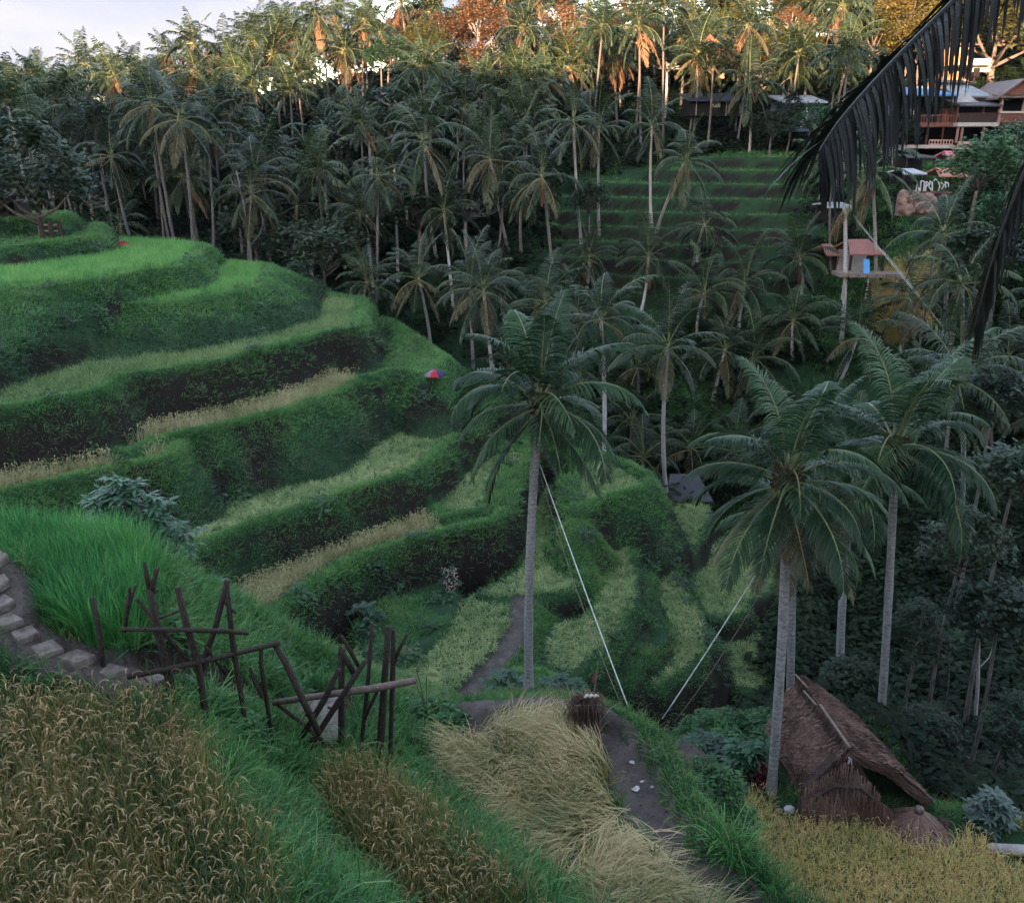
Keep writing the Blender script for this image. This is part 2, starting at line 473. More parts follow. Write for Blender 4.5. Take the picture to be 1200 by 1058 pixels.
def axis(lo, a, b, hi, fine, grow, most):
    m = list(np.arange(a, b, fine))
    s, v, left = fine, a, []
    while v > lo:
        s = min(s * grow, most if v > -160 and v < 260 else 120); v -= s; left.append(v)
    s, v, right = fine, m[-1], []
    while v < hi:
        s = min(s * grow, most if abs(v) < 230 else 120); v += s; right.append(v)
    return np.array(left[::-1] + m + right)

gx = axis(-900, -24, 17, 900, .15, 1.05, 1.3)
gy = axis(-500, 4, 47, 1600, .15, 1.045, 1.2)
gy = np.unique(np.concatenate([gy, np.arange(61.5, 87, .3)]))
GX, GY = np.meshgrid(gx, gy)
GZ, GW, GF, GL, GR = land(GX, GY, True)

# slope and hollows decide where bare soil shows between the grass
dzx = np.gradient(GZ, axis=1) / np.gradient(GX, axis=1)
dzy = np.gradient(GZ, axis=0) / np.gradient(GY, axis=0)
GS = np.hypot(dzx, dzy)
soil = sstep(1.25, 2.1, GS + .7 * vnoise(GX, GY, 1.1, 11) + .45 * vnoise(GX, GY, 3.5, 12))
path = np.zeros_like(GZ)
for k, Rd in enumerate(RIDGES):
    if Rd['name'].endswith('path'): path[GR == k] = 1

def grid_mesh(name, X, Y, Z, attrs, mats):
    ny, nx = X.shape
    me = bpy.data.meshes.new(name)
    me.vertices.add(nx * ny)
    co = np.stack([X, Y, Z], -1).reshape(-1).astype(np.float32)
    me.vertices.foreach_set('co', co)
    i = np.arange(ny - 1)[:, None] * nx + np.arange(nx - 1)[None, :]
    q = np.stack([i, i + 1, i + nx + 1, i + nx], -1).reshape(-1)
    nf = (nx - 1) * (ny - 1)
    me.loops.add(nf * 4); me.polygons.add(nf)
    me.loops.foreach_set('vertex_index', q.astype(np.int32))
    me.polygons.foreach_set('loop_start', np.arange(0, nf * 4, 4, dtype=np.int32))
    me.polygons.foreach_set('use_smooth', np.ones(nf, bool))
    for an, av in attrs.items():
        a = me.attributes.new(an, 'FLOAT', 'POINT')
        a.data.foreach_set('value', av.reshape(-1).astype(np.float32))
    for m in mats: me.materials.append(m)
    me.update(calc_edges=True)
    return me

def ground_material():
    m, n, l, b = new_mat('ground_cover')
    ge = n.new('ShaderNodeNewGeometry')
    n1 = n.new('ShaderNodeTexNoise'); n1.inputs['Scale'].default_value = 1.6; n1.inputs['Detail'].default_value = 8; n1.inputs['Roughness'].default_value = .7
    n2 = n.new('ShaderNodeTexNoise'); n2.inputs['Scale'].default_value = 14; n2.inputs['Detail'].default_value = 6
    l.new(ge.outputs['Position'], n1.inputs['Vector']); l.new(ge.outputs['Position'], n2.inputs['Vector'])
    g = ramp(n, [(.3, (.008, .022, .010)), (.55, (.016, .045, .018)), (.75, (.03, .035, .018))])
    l.new(n1.outputs['Fac'], g.inputs['Fac'])
    s = ramp(n, [(.3, (.005, .004, .0035)), (.7, (.019, .0145, .0115))])
    l.new(n2.outputs['Fac'], s.inputs['Fac'])
    p = ramp(n, [(.3, (.03, .023, .022)), (.6, (.07, .054, .052)), (.8, (.11, .09, .085))])
    l.new(n2.outputs['Fac'], p.inputs['Fac'])
    a1 = n.new('ShaderNodeAttribute'); a1.attribute_name = 'soil'
    a2 = n.new('ShaderNodeAttribute'); a2.attribute_name = 'path'
    m1 = n.new('ShaderNodeMix'); m1.data_type = 'RGBA'; m2 = n.new('ShaderNodeMix'); m2.data_type = 'RGBA'
    l.new(a1.outputs['Fac'], m1.inputs['Factor']); l.new(g.outputs['Color'], m1.inputs['A']); l.new(s.outputs['Color'], m1.inputs['B'])
    l.new(a2.outputs['Fac'], m2.inputs['Factor']); l.new(m1.outputs['Result'], m2.inputs['A']); l.new(p.outputs['Color'], m2.inputs['B'])
    l.new(m2.outputs['Result'], b.inputs['Base Color'])
    b.inputs['Roughness'].default_value = .9; b.inputs['Specular IOR Level'].default_value = .15
    bp = n.new('ShaderNodeBump'); bp.inputs['Strength'].default_value = .5; bp.inputs['Distance'].default_value = .04
    l.new(n2.outputs['Fac'], bp.inputs['Height']); l.new(bp.outputs['Normal'], b.inputs['Normal'])
    return m

M_ground = ground_material()
ground = bpy.data.objects.new('ground', grid_mesh('ground', GX, GY, GZ, dict(soil=soil, path=path), [M_ground]))
col.objects.link(ground)
tag(ground, 'terraced hillsides and dark valley floor running up to the far wooded ridge', kind='structure')

# the trodden earth of each path is a sheet of its own, a hair above the hillside
def path_sheet(name, rd, half, label, lift=.025):
    P, Z = rd['P'], rd['Z']
    W = crm(np.column_stack([P, Z]), 4)
    t = np.gradient(W[:, :2], axis=0); t /= np.linalg.norm(t, axis=1)[:, None]
    nrm = np.column_stack([-t[:, 1], t[:, 0]])
    k = np.linspace(-1, 1, 7)
    wv = half * (1 + .18 * vnoise(W[:, 0], W[:, 1], .8, 15))
    X = W[:, 0:1] + nrm[:, 0:1] * k[None] * wv[:, None]; Y = W[:, 1:2] + nrm[:, 1:2] * k[None] * wv[:, None]
    Zs = land(X, Y) + lift - .05 * np.abs(k[None]) ** 6
    o = bpy.data.objects.new(name, grid_mesh(name, X, Y, Zs, {}, [M_path]))
    col.objects.link(o)
    return tag(o, label, kind='structure')

M_path = rough_mat('trodden_earth', (.016, .012, .010), (.050, .038, .032), 2.2, .7, 1.2, 12, c3=(.10, .08, .07), spec=.35)
path_main = path_sheet('dirt_path', RIDGES[1], .45, 'grey brown earth path curving between the cut rice and its grassy bund')
path_shelf = path_sheet('dirt_path', RIDGES[-1], .28, 'short strip of bare brown earth on the bank between the bund and the hut')
path_low = path_sheet('dirt_path', RIDGES[5], .38, 'narrow brown earth path beside the rice patch left of the tallest palm')
path_stone = path_sheet('stepped_path', RIDGES[0], .26, 'earth path laid with square paving slabs going down past the stick fences')

_pathd = [(Rd['P'], Rd['half']) for Rd in RIDGES if Rd['name'].endswith('path')]
def off_path(x, y, extra=.1):
    ok = np.ones(x.shape, bool)
    for P, hf in _pathd: ok &= seg_dist(x, y, P, False)[0] > hf + extra
    return ok

def hit(px, py, d0=8., d1=60.):
    """first ground point on the line of sight"""
    d = ray(px, py); t = np.arange(d0, d1, .05) / d[1]
    x, y, z = d[0] * t, d[1] * t, d[2] * t
    g = land(x, y); k = np.nonzero(g >= z)[0]
    i = k[0] if len(k) else len(t) - 1
    return (float(x[i]), float(y[i]), float(g[i]))
# ------------------------------------------------------------------ grass, rice and undergrowth
def euler_dir(tilt, phi): return (tilt, 0, phi + pi / 2)

def blade(mb, x, y, az, L, lean, curve, w, segs=3, m=0, z0=-.03):
    r, z, th = 0.0, z0, lean
    ca, sa = cos(az), sin(az)
    pts, wid = [(x, y, z)], [w * .75]
    for i in range(segs):
        t = (i + 1) / segs
        th = lean + curve * t * t
        r += sin(th) * L / segs; z += cos(th) * L / segs
        pts.append((x + ca * r, y + sa * r, z))
        wid.append(w * (1.0 - .15 * t) if i < segs - 1 else 0)
    tw = rnd.uniform(-.6, .6)
    mb.strip(pts, wid, (-sin(az + tw), cos(az + tw), 0), m)
    return pts[-1]

def panicle(mb, x, y, az, H, L, w, m):
    """stem with a drooping head of grain"""
    r, z = 0.0, -.02
    ca, sa = cos(az), sin(az)
    pts, wid = [(x, y, z)], [w * .25]
    ang = [.05, .10, .18]
    for a in ang:
        r += sin(a) * H / 3; z += cos(a) * H / 3
        pts.append((x + ca * r, y + sa * r, z)); wid.append(w * .25)
    mb.strip(pts, wid, (-sa, ca, 0), 0)
    hp, hw = [pts[-1]], [w * .3]
    n = 6
    for i in range(n):
        a = .35 + 2.2 * (i / (n - 1)) ** .9
        r += sin(a) * L / n; z += cos(a) * L / n
        hp.append((x + ca * r, y + sa * r, z)); hw.append(w * (1.0 if i % 2 == 0 else .65) if i < n - 1 else 0)
    mb.strip(hp, hw, (-sin(az + .5), cos(az + .5), .2), m)
    mb.strip([(p[0], p[1], p[2] + .004) for p in hp[:-1]] + [hp[-1]], [q * .8 for q in hw], (-sin(az - .7), cos(az - .7), -.3), m)

def clump(name, mats, n, rad, L, lean, curve, w, segs=3, heads=0, hl=.2, hw=.018, hm=1):
    mb = MB()
    for i in range(n):
        a = rnd.uniform(0, 2 * pi); q = rad * math.sqrt(rnd.random())
        az = a + rnd.uniform(-.9, .9)
        blade(mb, q * cos(a), q * sin(a), az, rnd.uniform(*L), rnd.uniform(*lean), rnd.uniform(*curve), w * rnd.uniform(.7, 1.3), segs)
    for i in range(heads):
        a = rnd.uniform(0, 2 * pi); q = rad * .8 * math.sqrt(rnd.random())
        panicle(mb, q * cos(a), q * sin(a), a + rnd.uniform(-.8, .8), rnd.uniform(.55, .72) * L[1] / .75, hl * rnd.uniform(.8, 1.2), hw, hm)
    o = bpy.data.objects.new(name, mb.mesh(name, mats))
    return o

# colours
G_bank = leaf_mat('bank_grass', [(.1, (0.022, 0.070, 0.022)), (.45, (0.055, 0.165, 0.044)), (.8, (0.104, 0.240, 0.066)), (1, (0.159, 0.250, 0.071))], trans=.3, nscale=.45, nmix=.6)
G_low = leaf_mat('shady_bank_growth', [(.1, (.009, .022, .010)), (.45, (.02, .060, .022)), (.8, (.042, .10, .036)), (1, (.10, .09, .05))], trans=.2, nscale=.5, nmix=.6)  # dark ferns and weeds, with bank-foot shade also put into the colour
G_bright = leaf_mat('young_rice', [(.05, (0.037, 0.130, 0.034)), (.5, (0.104, 0.300, 0.074)), (1, (0.232, 0.400, 0.118))], trans=.35, nscale=.8, nmix=.35)
G_near = leaf_mat('tall_grass', [(.1, (0.015, 0.065, 0.014)), (.5, (0.041, 0.155, 0.032)), (.85, (0.091, 0.225, 0.050)), (1, (0.171, 0.230, 0.067))], trans=.35, nscale=.6)
G_olive = leaf_mat('ripening_rice', [(.1, (.075, .135, .042)), (.5, (.155, .225, .072)), (1, (.26, .30, .12))], trans=.3, nscale=.35)
G_gold = leaf_mat('ripe_rice', [(.1, (.16, .175, .07)), (.5, (.36, .34, .165)), (1, (.52, .47, .27))], trans=.25, nscale=.4)
G_goldleaf = leaf_mat('ripe_rice_leaf', [(.05, (.016, .055, .018)), (.35, (.065, .105, .027)), (.62, (.24, .185, .06)), (1, (.50, .36, .155))], trans=.3, nscale=.55)
G_head = leaf_mat('rice_head', [(.1, (.12, .085, .034)), (.5, (.27, .185, .078)), (1, (.46, .32, .165))], trans=.1, nscale=.6)
G_straw = leaf_mat('cut_straw', [(.05, (.10, .125, .045)), (.35, (.27, .25, .10)), (.75, (.48, .375, .19)), (1, (.60, .46, .27))], trans=.2, nscale=.8)
G_field = leaf_mat('pale_ripe_rice', [(.05, (.16, .20, .06)), (.3, (.38, .35, .115)), (.7, (.62, .47, .18)), (1, (.66, .42, .20))], trans=.25, nscale=.35, nmix=.65)
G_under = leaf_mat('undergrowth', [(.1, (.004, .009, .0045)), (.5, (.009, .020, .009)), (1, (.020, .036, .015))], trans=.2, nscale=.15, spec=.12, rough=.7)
G_weed = leaf_mat('weeds', [(.1, (.010, .045, .014)), (.5, (.028, .10, .028)), (1, (.07, .17, .05))], trans=.3, nscale=1.0)

_lib = {}
def library(name, objs):
    c = bpy.data.collections.new(name)
    for o in objs: c.objects.link(o)
    _lib[name] = (c, len(objs))
    return name

library('bank', [clump('grass_clump', [G_bank], 16, .16, (.12, .28), (.05, .7), (.3, 1.5), .014, 2) for _ in range(6)])
library('bank_far', [clump('grass_clump', [G_bank], 14, .22, (.15, .34), (.05, .6), (.3, 1.4), .028, 2) for _ in range(5)])
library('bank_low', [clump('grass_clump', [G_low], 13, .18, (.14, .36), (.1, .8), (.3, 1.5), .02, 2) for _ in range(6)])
library('near', [clump('grass_clump', [G_near], 22, .16, (.2, .5), (.05, .6), (.4, 1.7), .011, 3) for _ in range(7)])
library('near_short', [clump('grass_clump', [G_near], 18, .16, (.10, .28), (.05, .9), (.3, 1.5), .012, 2) for _ in range(5)])
library('young', [clump('rice_plant', [G_bright], 14, .10, (.4, .62), (.03, .25), (.1, .6), .016, 2) for _ in range(5)])
G_tall = leaf_mat('tall_young_rice', [(.1, (0.017, 0.095, 0.024)), (.5, (0.046, 0.205, 0.049)), (.85, (0.104, 0.290, 0.071)), (1, (0.183, 0.320, 0.092))], trans=.35, nscale=.6)
library('tall', [clump('rice_plant', [G_tall], 24, .09, (.6, .98), (.02, .22), (.1, .8), .012, 3) for _ in range(6)])
library('olive', [clump('rice_plant', [G_olive], 14, .12, (.32, .55), (.04, .45), (.3, 1.3), .02, 2) for _ in range(5)])
G_mid = leaf_mat('green_rice', [(.1, (.05, .11, .036)), (.5, (.12, .20, .065)), (1, (.25, .32, .12))], trans=.3, nscale=.2)
G_patch = leaf_mat('patch_rice', [(.1, (.075, .145, .05)), (.5, (.18, .265, .092)), (1, (.37, .43, .19))], trans=.3, nscale=.35, nmix=.3)
library('patch', [clump('rice_plant', [G_patch], 22, .05, (.24, .42), (.1, .75), (.6, 1.7), .022, 2) for _ in range(6)])
G_lip = leaf_mat('trimmed_grass', [(.1, (0.037, 0.110, 0.030)), (.45, (0.079, 0.200, 0.052)), (.8, (0.134, 0.280, 0.076)), (1, (0.183, 0.280, 0.084))], trans=.3, nscale=.5, nmix=.6)  # trimmed rim grass, with light from above also put into its colour
library('lip', [clump('grass_clump', [G_lip], 20, .15, (.10, .22), (.05, .6), (.3, 1.3), .014, 2) for _ in range(6)])
library('mid', [clump('rice_plant', [G_mid], 14, .12, (.32, .55), (.04, .45), (.3, 1.3), .02, 2) for _ in range(5)])
library('gold', [clump('rice_plant', [G_gold, G_gold], 13, .12, (.38, .62), (.04, .4), (.3, 1.3), .018, 2, 3, .18, .03) for _ in range(5)])
library('ripe', [clump('rice_plant', [G_goldleaf, G_head], 30, .12, (.5, .92), (.02, .28), (.1, 1.1), .011, 3, 3, .15, .016) for _ in range(8)])
library('field', [clump('rice_plant', [G_field, G_field], 18, .14, (.3, .6), (.04, .6), (.3, 1.3), .014, 2, 3, .16, .022) for _ in range(6)])
def straw_clump(flat):
    mb = MB()
    a0 = 0.0
    for i in range(26):
        az = a0 + rnd.gauss(0, .45)
        blade(mb, rnd.uniform(-.2, .2), rnd.uniform(-.18, .18), az, rnd.uniform(.5, .95), rnd.uniform(.7, 1.25) if flat else rnd.uniform(.15, .7), rnd.uniform(.2, .75) if flat else rnd.uniform(.6, 1.4), rnd.uniform(.008, .014), 3, z0=rnd.uniform(-.02, .10))
    return bpy.data.objects.new('straw', mb.mesh('straw', [G_straw]))
library('straw', [straw_clump(True) for _ in range(5)] )
library('straw_up', [straw_clump(False) for _ in range(5)])
def weed_clump(leaf, R_, n, mat):
    mb = MB()
    for i in range(n):
        a = rnd.uniform(0, 2 * pi); q = R_ * math.sqrt(rnd.random()); h = rnd.uniform(.05, 1) * (1 - .5 * (q / R_)) * R_ * 1.1
        c = Vector((q * cos(a), q * sin(a), h)); az = rnd.uniform(0, 2 * pi); t = rnd.uniform(-.3, .9)
        d = Vector((cos(az) * cos(t), sin(az) * cos(t), -sin(t) * .7)); s = Vector((-sin(az), cos(az), rnd.uniform(-.4, .4))).normalized()
        l = leaf * rnd.uniform(.6, 1.3)
        mb.strip([c, c + d * l * .45 + Vector((0, 0, .05 * l)), c + d * l], [l * .12, l * .5, 0], s)
    return bpy.data.objects.new('weed', mb.mesh('weed', [mat]))
G_lush = leaf_mat('lush_grass', [(.1, (0.020, 0.085, 0.021)), (.5, (0.061, 0.190, 0.046)), (.9, (0.134, 0.280, 0.076)), (1, (0.244, 0.260, 0.084))], trans=.35, nscale=.9)
library('weed_dark', [weed_clump(.16, .4, 60, G_low) for _ in range(5)])
library('weed', [weed_clump(.11, .28, 70, G_weed) for _ in range(5)])
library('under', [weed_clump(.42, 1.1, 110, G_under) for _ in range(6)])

_gn = {}
def gn_tree(lib):
    if lib in _gn: return _gn[lib]
    ng = bpy.data.node_groups.new('scatter_' + lib, 'GeometryNodeTree')
    ng.interface.new_socket('Geometry', in_out='INPUT', socket_type='NodeSocketGeometry')
    ng.interface.new_socket('Geometry', in_out='OUTPUT', socket_type='NodeSocketGeometry')
    n, l = ng.nodes, ng.links
    gi, go = n.new('NodeGroupInput'), n.new('NodeGroupOutput')
    ci = n.new('GeometryNodeCollectionInfo'); ci.inputs['Collection'].default_value = _lib[lib][0]
    ci.inputs['Separate Children'].default_value = True; ci.inputs['Reset Children'].default_value = True
    ip = n.new('GeometryNodeInstanceOnPoints'); ip.inputs['Pick Instance'].default_value = True
    def attr(nm, t):
        a = n.new('GeometryNodeInputNamedAttribute'); a.data_type = t; a.inputs['Name'].default_value = nm
        return a.outputs['Attribute']
    er = n.new('FunctionNodeEulerToRotation')
    l.new(attr('rot', 'FLOAT_VECTOR'), er.inputs[0])
    l.new(gi.outputs[0], ip.inputs['Points']); l.new(ci.outputs[0], ip.inputs['Instance'])
    l.new(attr('idx', 'INT'), ip.inputs['Instance Index']); l.new(er.outputs[0], ip.inputs['Rotation'])
    l.new(attr('scl', 'FLOAT'), ip.inputs['Scale']); l.new(ip.outputs[0], go.inputs[0])
    _gn[lib] = ng
    return ng

def project(x, y, z):
    d = y * CP - z * SP_
    d = np.where(d > .3, d, .3)
    return 600 + FPX * x / d, 529 - FPX * (z * CP + y * SP_) / d

def in_view(x, y, z, mx=150, my=110):
    px, py = project(x, y, z)
    return (px > -mx) & (px < 1200 + mx) & (py > -my) & (py < 1058 + my) & (y > 2)

def candidates(x0, x1, y0, y1, s, jit=1.0):
    nx, ny = max(int((x1 - x0) / s), 1), max(int((y1 - y0) / s), 1)
    X, Y = np.meshgrid(np.arange(nx), np.arange(ny))
    X = x0 + (X + .5 + (rng.random(X.shape) - .5) * jit) * s; Y = y0 + (Y + .5 + (rng.random(Y.shape) - .5) * jit) * s
    return X.ravel(), Y.ravel()

N_SC = 0
def scatter(name, lib, x, y, z, tilt, phi, scl, label):
    global N_SC
    if len(x) == 0: return None
    N_SC += len(x)
    me = bpy.data.meshes.new(name)
    n = len(x)
    me.vertices.add(n)
    me.vertices.foreach_set('co', np.stack([x, y, z], -1).astype(np.float32).reshape(-1))
    a = me.attributes.new('rot', 'FLOAT_VECTOR', 'POINT')
    a.data.foreach_set('vector', np.stack([tilt, np.zeros(n), phi + pi / 2], -1).astype(np.float32).reshape(-1))
    a = me.attributes.new('scl', 'FLOAT', 'POINT'); a.data.foreach_set('value', scl.astype(np.float32))
    a = me.attributes.new('idx', 'INT', 'POINT'); a.data.foreach_set('value', rng.integers(0, _lib[lib][1], n).astype(np.int32))
    o = bpy.data.objects.new(name, me); col.objects.link(o)
    md = o.modifiers.new('scatter', 'NODES'); md.node_group = gn_tree(lib)
    return tag(o, label, kind='stuff')

def grad(x, y, e=.12):
    z0 = land(x, y); zx = land(x + e, y); zy = land(x, y + e)
    return z0, (zx - z0) / e, (zy - z0) / e

LID = {Ld['name']: k for k, Ld in enumerate(LAYERS)}

def rice(lname, lib, s, label, inset=.62, pxmax=9999, ymax=99, scale=(.85, 1.15), name='rice', wob=.12, avoid=()):
    k = LID[lname]; P = LAYERS[k]['P']
    x0, x1, y0, y1 = max(P[:, 0].min(), -34), P[:, 0].max(), max(P[:, 1].min(), 2), min(P[:, 1].max(), 62)
    x, y = candidates(x0, x1, y0, y1, s, .55)
    z, who, flat, lipd, rid = land(x, y, True)
    ok = (who == k) & flat & (lipd > inset + .12 * vnoise(x, y, .6, 21)) & in_view(x, y, z) & (rid < 0) & (project(x, y, z)[0] < pxmax) & (y < ymax)
    for (ax_, ay_), ar_ in avoid: ok &= np.hypot(x - ax_, y - ay_) > ar_
    x, y, z = x[ok], y[ok], z[ok]
    n = len(x)
    return scatter(name, lib, x, y, z, np.abs(rng.normal(0, wob, n)), rng.random(n) * 6.28, rng.uniform(*scale, n) * (1 + .1 * vnoise(x, y, 1.5, 22)), label)

rice('T0', 'olive', .22, 'yellow green rice before the thatched shelter at the top of the hill')
rice('T1', 'young', .20, 'bright green young rice on the highest broad terrace of the left hill', scale=(.9, 1.3))
rice('T2', 'young', .20, 'bright green young rice on the short terrace under the highest broad one', scale=(.8, 1.1))
rice('T3', 'mid', .20, 'thin olive rice strip along the foot of the long grassy slope', scale=(.8, 1.05))
rice('T4', 'gold', .19, 'golden rice strip curving round the nose of the left hill', pxmax=462, ymax=42.6)
rice('T4b', 'gold', .19, 'short golden brown rice strip above the broad leaved bush')
rice('T5', 'patch', .21, 'olive rice strip sweeping down from the red and blue umbrella',  pxmax=522)
rice('T5b', 'patch', .21, 'pale olive rice patch half hidden behind the tallest palm')
rice('T6', 'gold', .17, 'yellow olive rice strip ending above the stick fences', scale=(.8, 1.05))
rice('T8', 'patch', .21, 'sloping square rice patch with the earth path along its right side', inset=.25)
rice('U1', 'patch', .21, 'rice on the hooked terrace with the raised grassy rim')
rice('M1', 'patch', .21, 'tall block of rice just right of the tallest trunk', inset=.25)
rice('M2', 'patch', .21, 'rice patch shaped like a tongue in the middle of the valley floor', inset=.16)
rice('M4', 'patch', .21, 'long winding rice patch right of the white rope', inset=.16)
rice('R1', 'patch', .21, 'rice patch behind the hanging fronds of the leafy front palm', inset=.16)
rice('R2', 'patch', .21, 'rice patch lying left of the two trunks beside the hut', inset=.16)
rice('R3', 'patch', .21, 'small rice patch right of the two trunks beside the hut', inset=.16)
rice('N2', 'tall', .11, 'tall emerald rice on the near terrace beside the paving slabs', inset=.12, scale=(.85, 1.12))
rice('N1', 'ripe', .15, 'ripe brown and gold rice with drooping heads filling the lower left corner', inset=.05, scale=(.85, 1.15))
rice('N4', 'ripe', .15, 'narrow strip of ripe rice between two green banks at the bottom', inset=.0, scale=(.8, 1.1))
rice('N6', 'field', .17, 'pale gold rice field in front of the thatched hut', inset=.1, scale=(.55, .9), avoid=[(PZ(1075, 957, -14.8)[:2], 1.0), (PZ(1192, 985, -14.7)[:2], .7), (PZ(1158, 965, -14.7)[:2], .5), (PZ(926, 942, -14.7)[:2], .45)])

# trampled and cut straw: combed flat in swirling directions
k = LID['N5']; P = LAYERS[k]['P']
x, y = candidates(P[:, 0].min(), P[:, 0].max(), P[:, 1].min(), P[:, 1].max(), .17)
z, who, flat, lipd, rid = land(x, y, True)
ok = (who == k) & flat & (lipd > .08) & in_view(x, y, z) & off_path(x, y, .12)
x, y, z = x[ok], y[ok], z[ok]
ph = -1.9 + 2.6 * vnoise(x, y, 1.3, 23) + 1.0 * vnoise(x, y, .5, 24)
up = y > 13.2 + .5 * vnoise(x, y, 1., 25)
mid = ~up
def straw_set(mask, lib, label):
    n = mask.sum()
    o = scatter('straw', lib, x[mask], y[mask], z[mask], rng.normal(0, .08, n), ph[mask] - pi / 2 + rng.normal(0, .25, n), rng.uniform(.8, 1.2, n), label)
straw_set(up, 'straw_up', 'yellow green straw stubble still standing inside the bend of the path')
straw_set(mid, 'straw', 'pale cut straw lying flattened in swirls at the bottom of the picture')

n_ = up & (vnoise(x, y, .7, 61) > .15)
scatter('rice', 'ripe', x[n_], y[n_], z[n_], np.abs(rng.normal(.3, .3, n_.sum())), rng.random(n_.sum()) * 6.28, rng.uniform(.5, .9, n_.sum()), 'uncut half fallen rice among the standing stubble by the path bend')
# grass on every bank, thicker and longer close by
def grass_zone(name, lib, x0, x1, y0, y1, s, label, scale=(.8, 1.25), thin=.4, cond=None, lean=.55, part=None):
    x, y = candidates(x0, x1, y0, y1, s)
    z = land(x, y)
    ok = in_view(x, y, z)
    if cond is not None: ok &= cond(x, y)
    x, y = x[ok], y[ok]
    z, zx, zy = grad(x, y)
    _, who, flat, lipd, rid = land(x, y, True)
    sl = np.hypot(zx, zy)
    so = sstep(1.25, 2.1, sl + .7 * vnoise(x, y, 1.1, 11) + .45 * vnoise(x, y, 3.5, 12))
    keep = rng.random(len(x)) > so * thin
    on_path = np.zeros(len(x), bool)
    for k, Rd in enumerate(RIDGES):
        if Rd['name'].endswith('path'): on_path |= rid == k
    crop = np.zeros(len(x), bool)
    for nm in ('T1', 'T2', 'T3', 'T4', 'T4b', 'T5', 'T5b', 'T6', 'T8', 'M1', 'M2', 'M4', 'R1', 'R2', 'R3', 'U1', 'N1', 'N2', 'N4', 'N5', 'N6'):
        crop |= (who == LID[nm]) & flat & (lipd > (.45 if nm[0] in 'TU' or nm == 'M1' else .2))
    qx = project(x, y, z)[0]
    crop &= ~((who == LID['T4']) & ((qx > 464) | (y > 42.8))) & ~((who == LID['T5']) & (qx > 524))
    crop |= (who == LID['slab']) & flat
    crop |= (who == LID['hut_pad']) & flat & (x < 9.8) & (y < 20.4)
    ok = keep & ~on_path & ~crop & off_path(x, y, -.12)
    if part is not None:
        zz = np.array([Ld['z'] for Ld in LAYERS] + [0.]); dr = np.array([DROP.get(Ld['name'], 3.) for Ld in LAYERS] + [3.])
        wi = np.where((who >= 0) & (who < 100), who, len(LAYERS))
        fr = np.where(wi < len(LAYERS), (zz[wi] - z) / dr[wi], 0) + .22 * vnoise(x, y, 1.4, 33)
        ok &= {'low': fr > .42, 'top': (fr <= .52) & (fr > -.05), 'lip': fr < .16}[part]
        if part == 'lip':
            for nm in ('M1', 'M2', 'G1', 'M4', 'R1', 'R2', 'R3', 'T8', 'T7'): ok &= who != LID[nm]
        if part == 'top':
            for nm in ('M1', 'M2', 'M4', 'R1', 'R2', 'R3', 'T8'): ok &= ~((who == LID[nm]) & ~flat & (fr > .28))
        soft = np.zeros(len(x), bool)
        for nm in ('T8', 'M1', 'M2', 'M4', 'R1', 'R2', 'R3'): soft |= who == LID[nm]
        ok &= ~(soft & ~flat & (fr > .3) & (y > 33))
    x, y, z, zx, zy, sl = x[ok], y[ok], z[ok], zx[ok], zy[ok], sl[ok]
    n = len(x)
    phi = np.arctan2(-zy, -zx) + rng.normal(0, .5, n)
    tilt = np.clip(np.arctan(sl) * lean, 0, .9) + np.abs(rng.normal(0, .12, n))
    return scatter(name, lib, x, y, z, tilt, phi, rng.uniform(*scale, n) * (1 + .3 * vnoise(x, y, 2.0, 31)), label)

grass_zone('grass', 'near', -14, 10, 4, 18, .135, 'long emerald grass on the near banks between the ripe rice and the straw', cond=lambda x, y: ~((y > 12.0 - .0 * x) & (x > .2)) & (y < 18))
grass_zone('grass', 'near_short', -2, 12, 9.5, 24, .14, 'short green grass on the bund and the banks beside the earth path', cond=lambda x, y: (y > 12.0) & (x > .2) | (y > 18))
grass_zone('grass', 'bank', -24, 16, 18, 36, .16, 'green grass hanging on the lower terrace banks', cond=lambda x, y: ~((x > -2) & (y < 24)), part='top', scale=(.8, 1.3))
grass_zone('grass', 'bank_far', -32, 16, 36, 60, .24, 'green grass on the upper terrace banks of the left hill', part='top')
grass_zone('grass', 'lip', -24, 16, 18, 36, .13, 'bright short grass on the rims of the lower terraces', cond=lambda x, y: ~((x > -2) & (y < 24)), part='lip', thin=.1, lean=.3)
grass_zone('grass', 'lip', -32, 16, 36, 60, .16, 'bright short grass on the rims of the upper terraces', part='lip', thin=.1, lean=.3, scale=(1., 1.5))
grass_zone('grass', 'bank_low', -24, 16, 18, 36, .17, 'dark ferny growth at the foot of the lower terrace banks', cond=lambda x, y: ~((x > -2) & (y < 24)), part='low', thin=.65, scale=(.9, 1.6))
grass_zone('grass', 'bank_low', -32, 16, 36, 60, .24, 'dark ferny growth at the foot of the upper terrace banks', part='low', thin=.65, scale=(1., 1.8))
grass_zone('grass', 'bank_far', 1, 34, 60, 92, .45, 'dull green grass on the stepped paddies half way up the far slope', cond=lambda x, y: (x / y > .02) & (x / y < .34) & ((y < 63) | (y > 84) | (np.abs(land(x, y + .5) - land(x, y - .5)) < .42)), scale=(.9, 1.4))

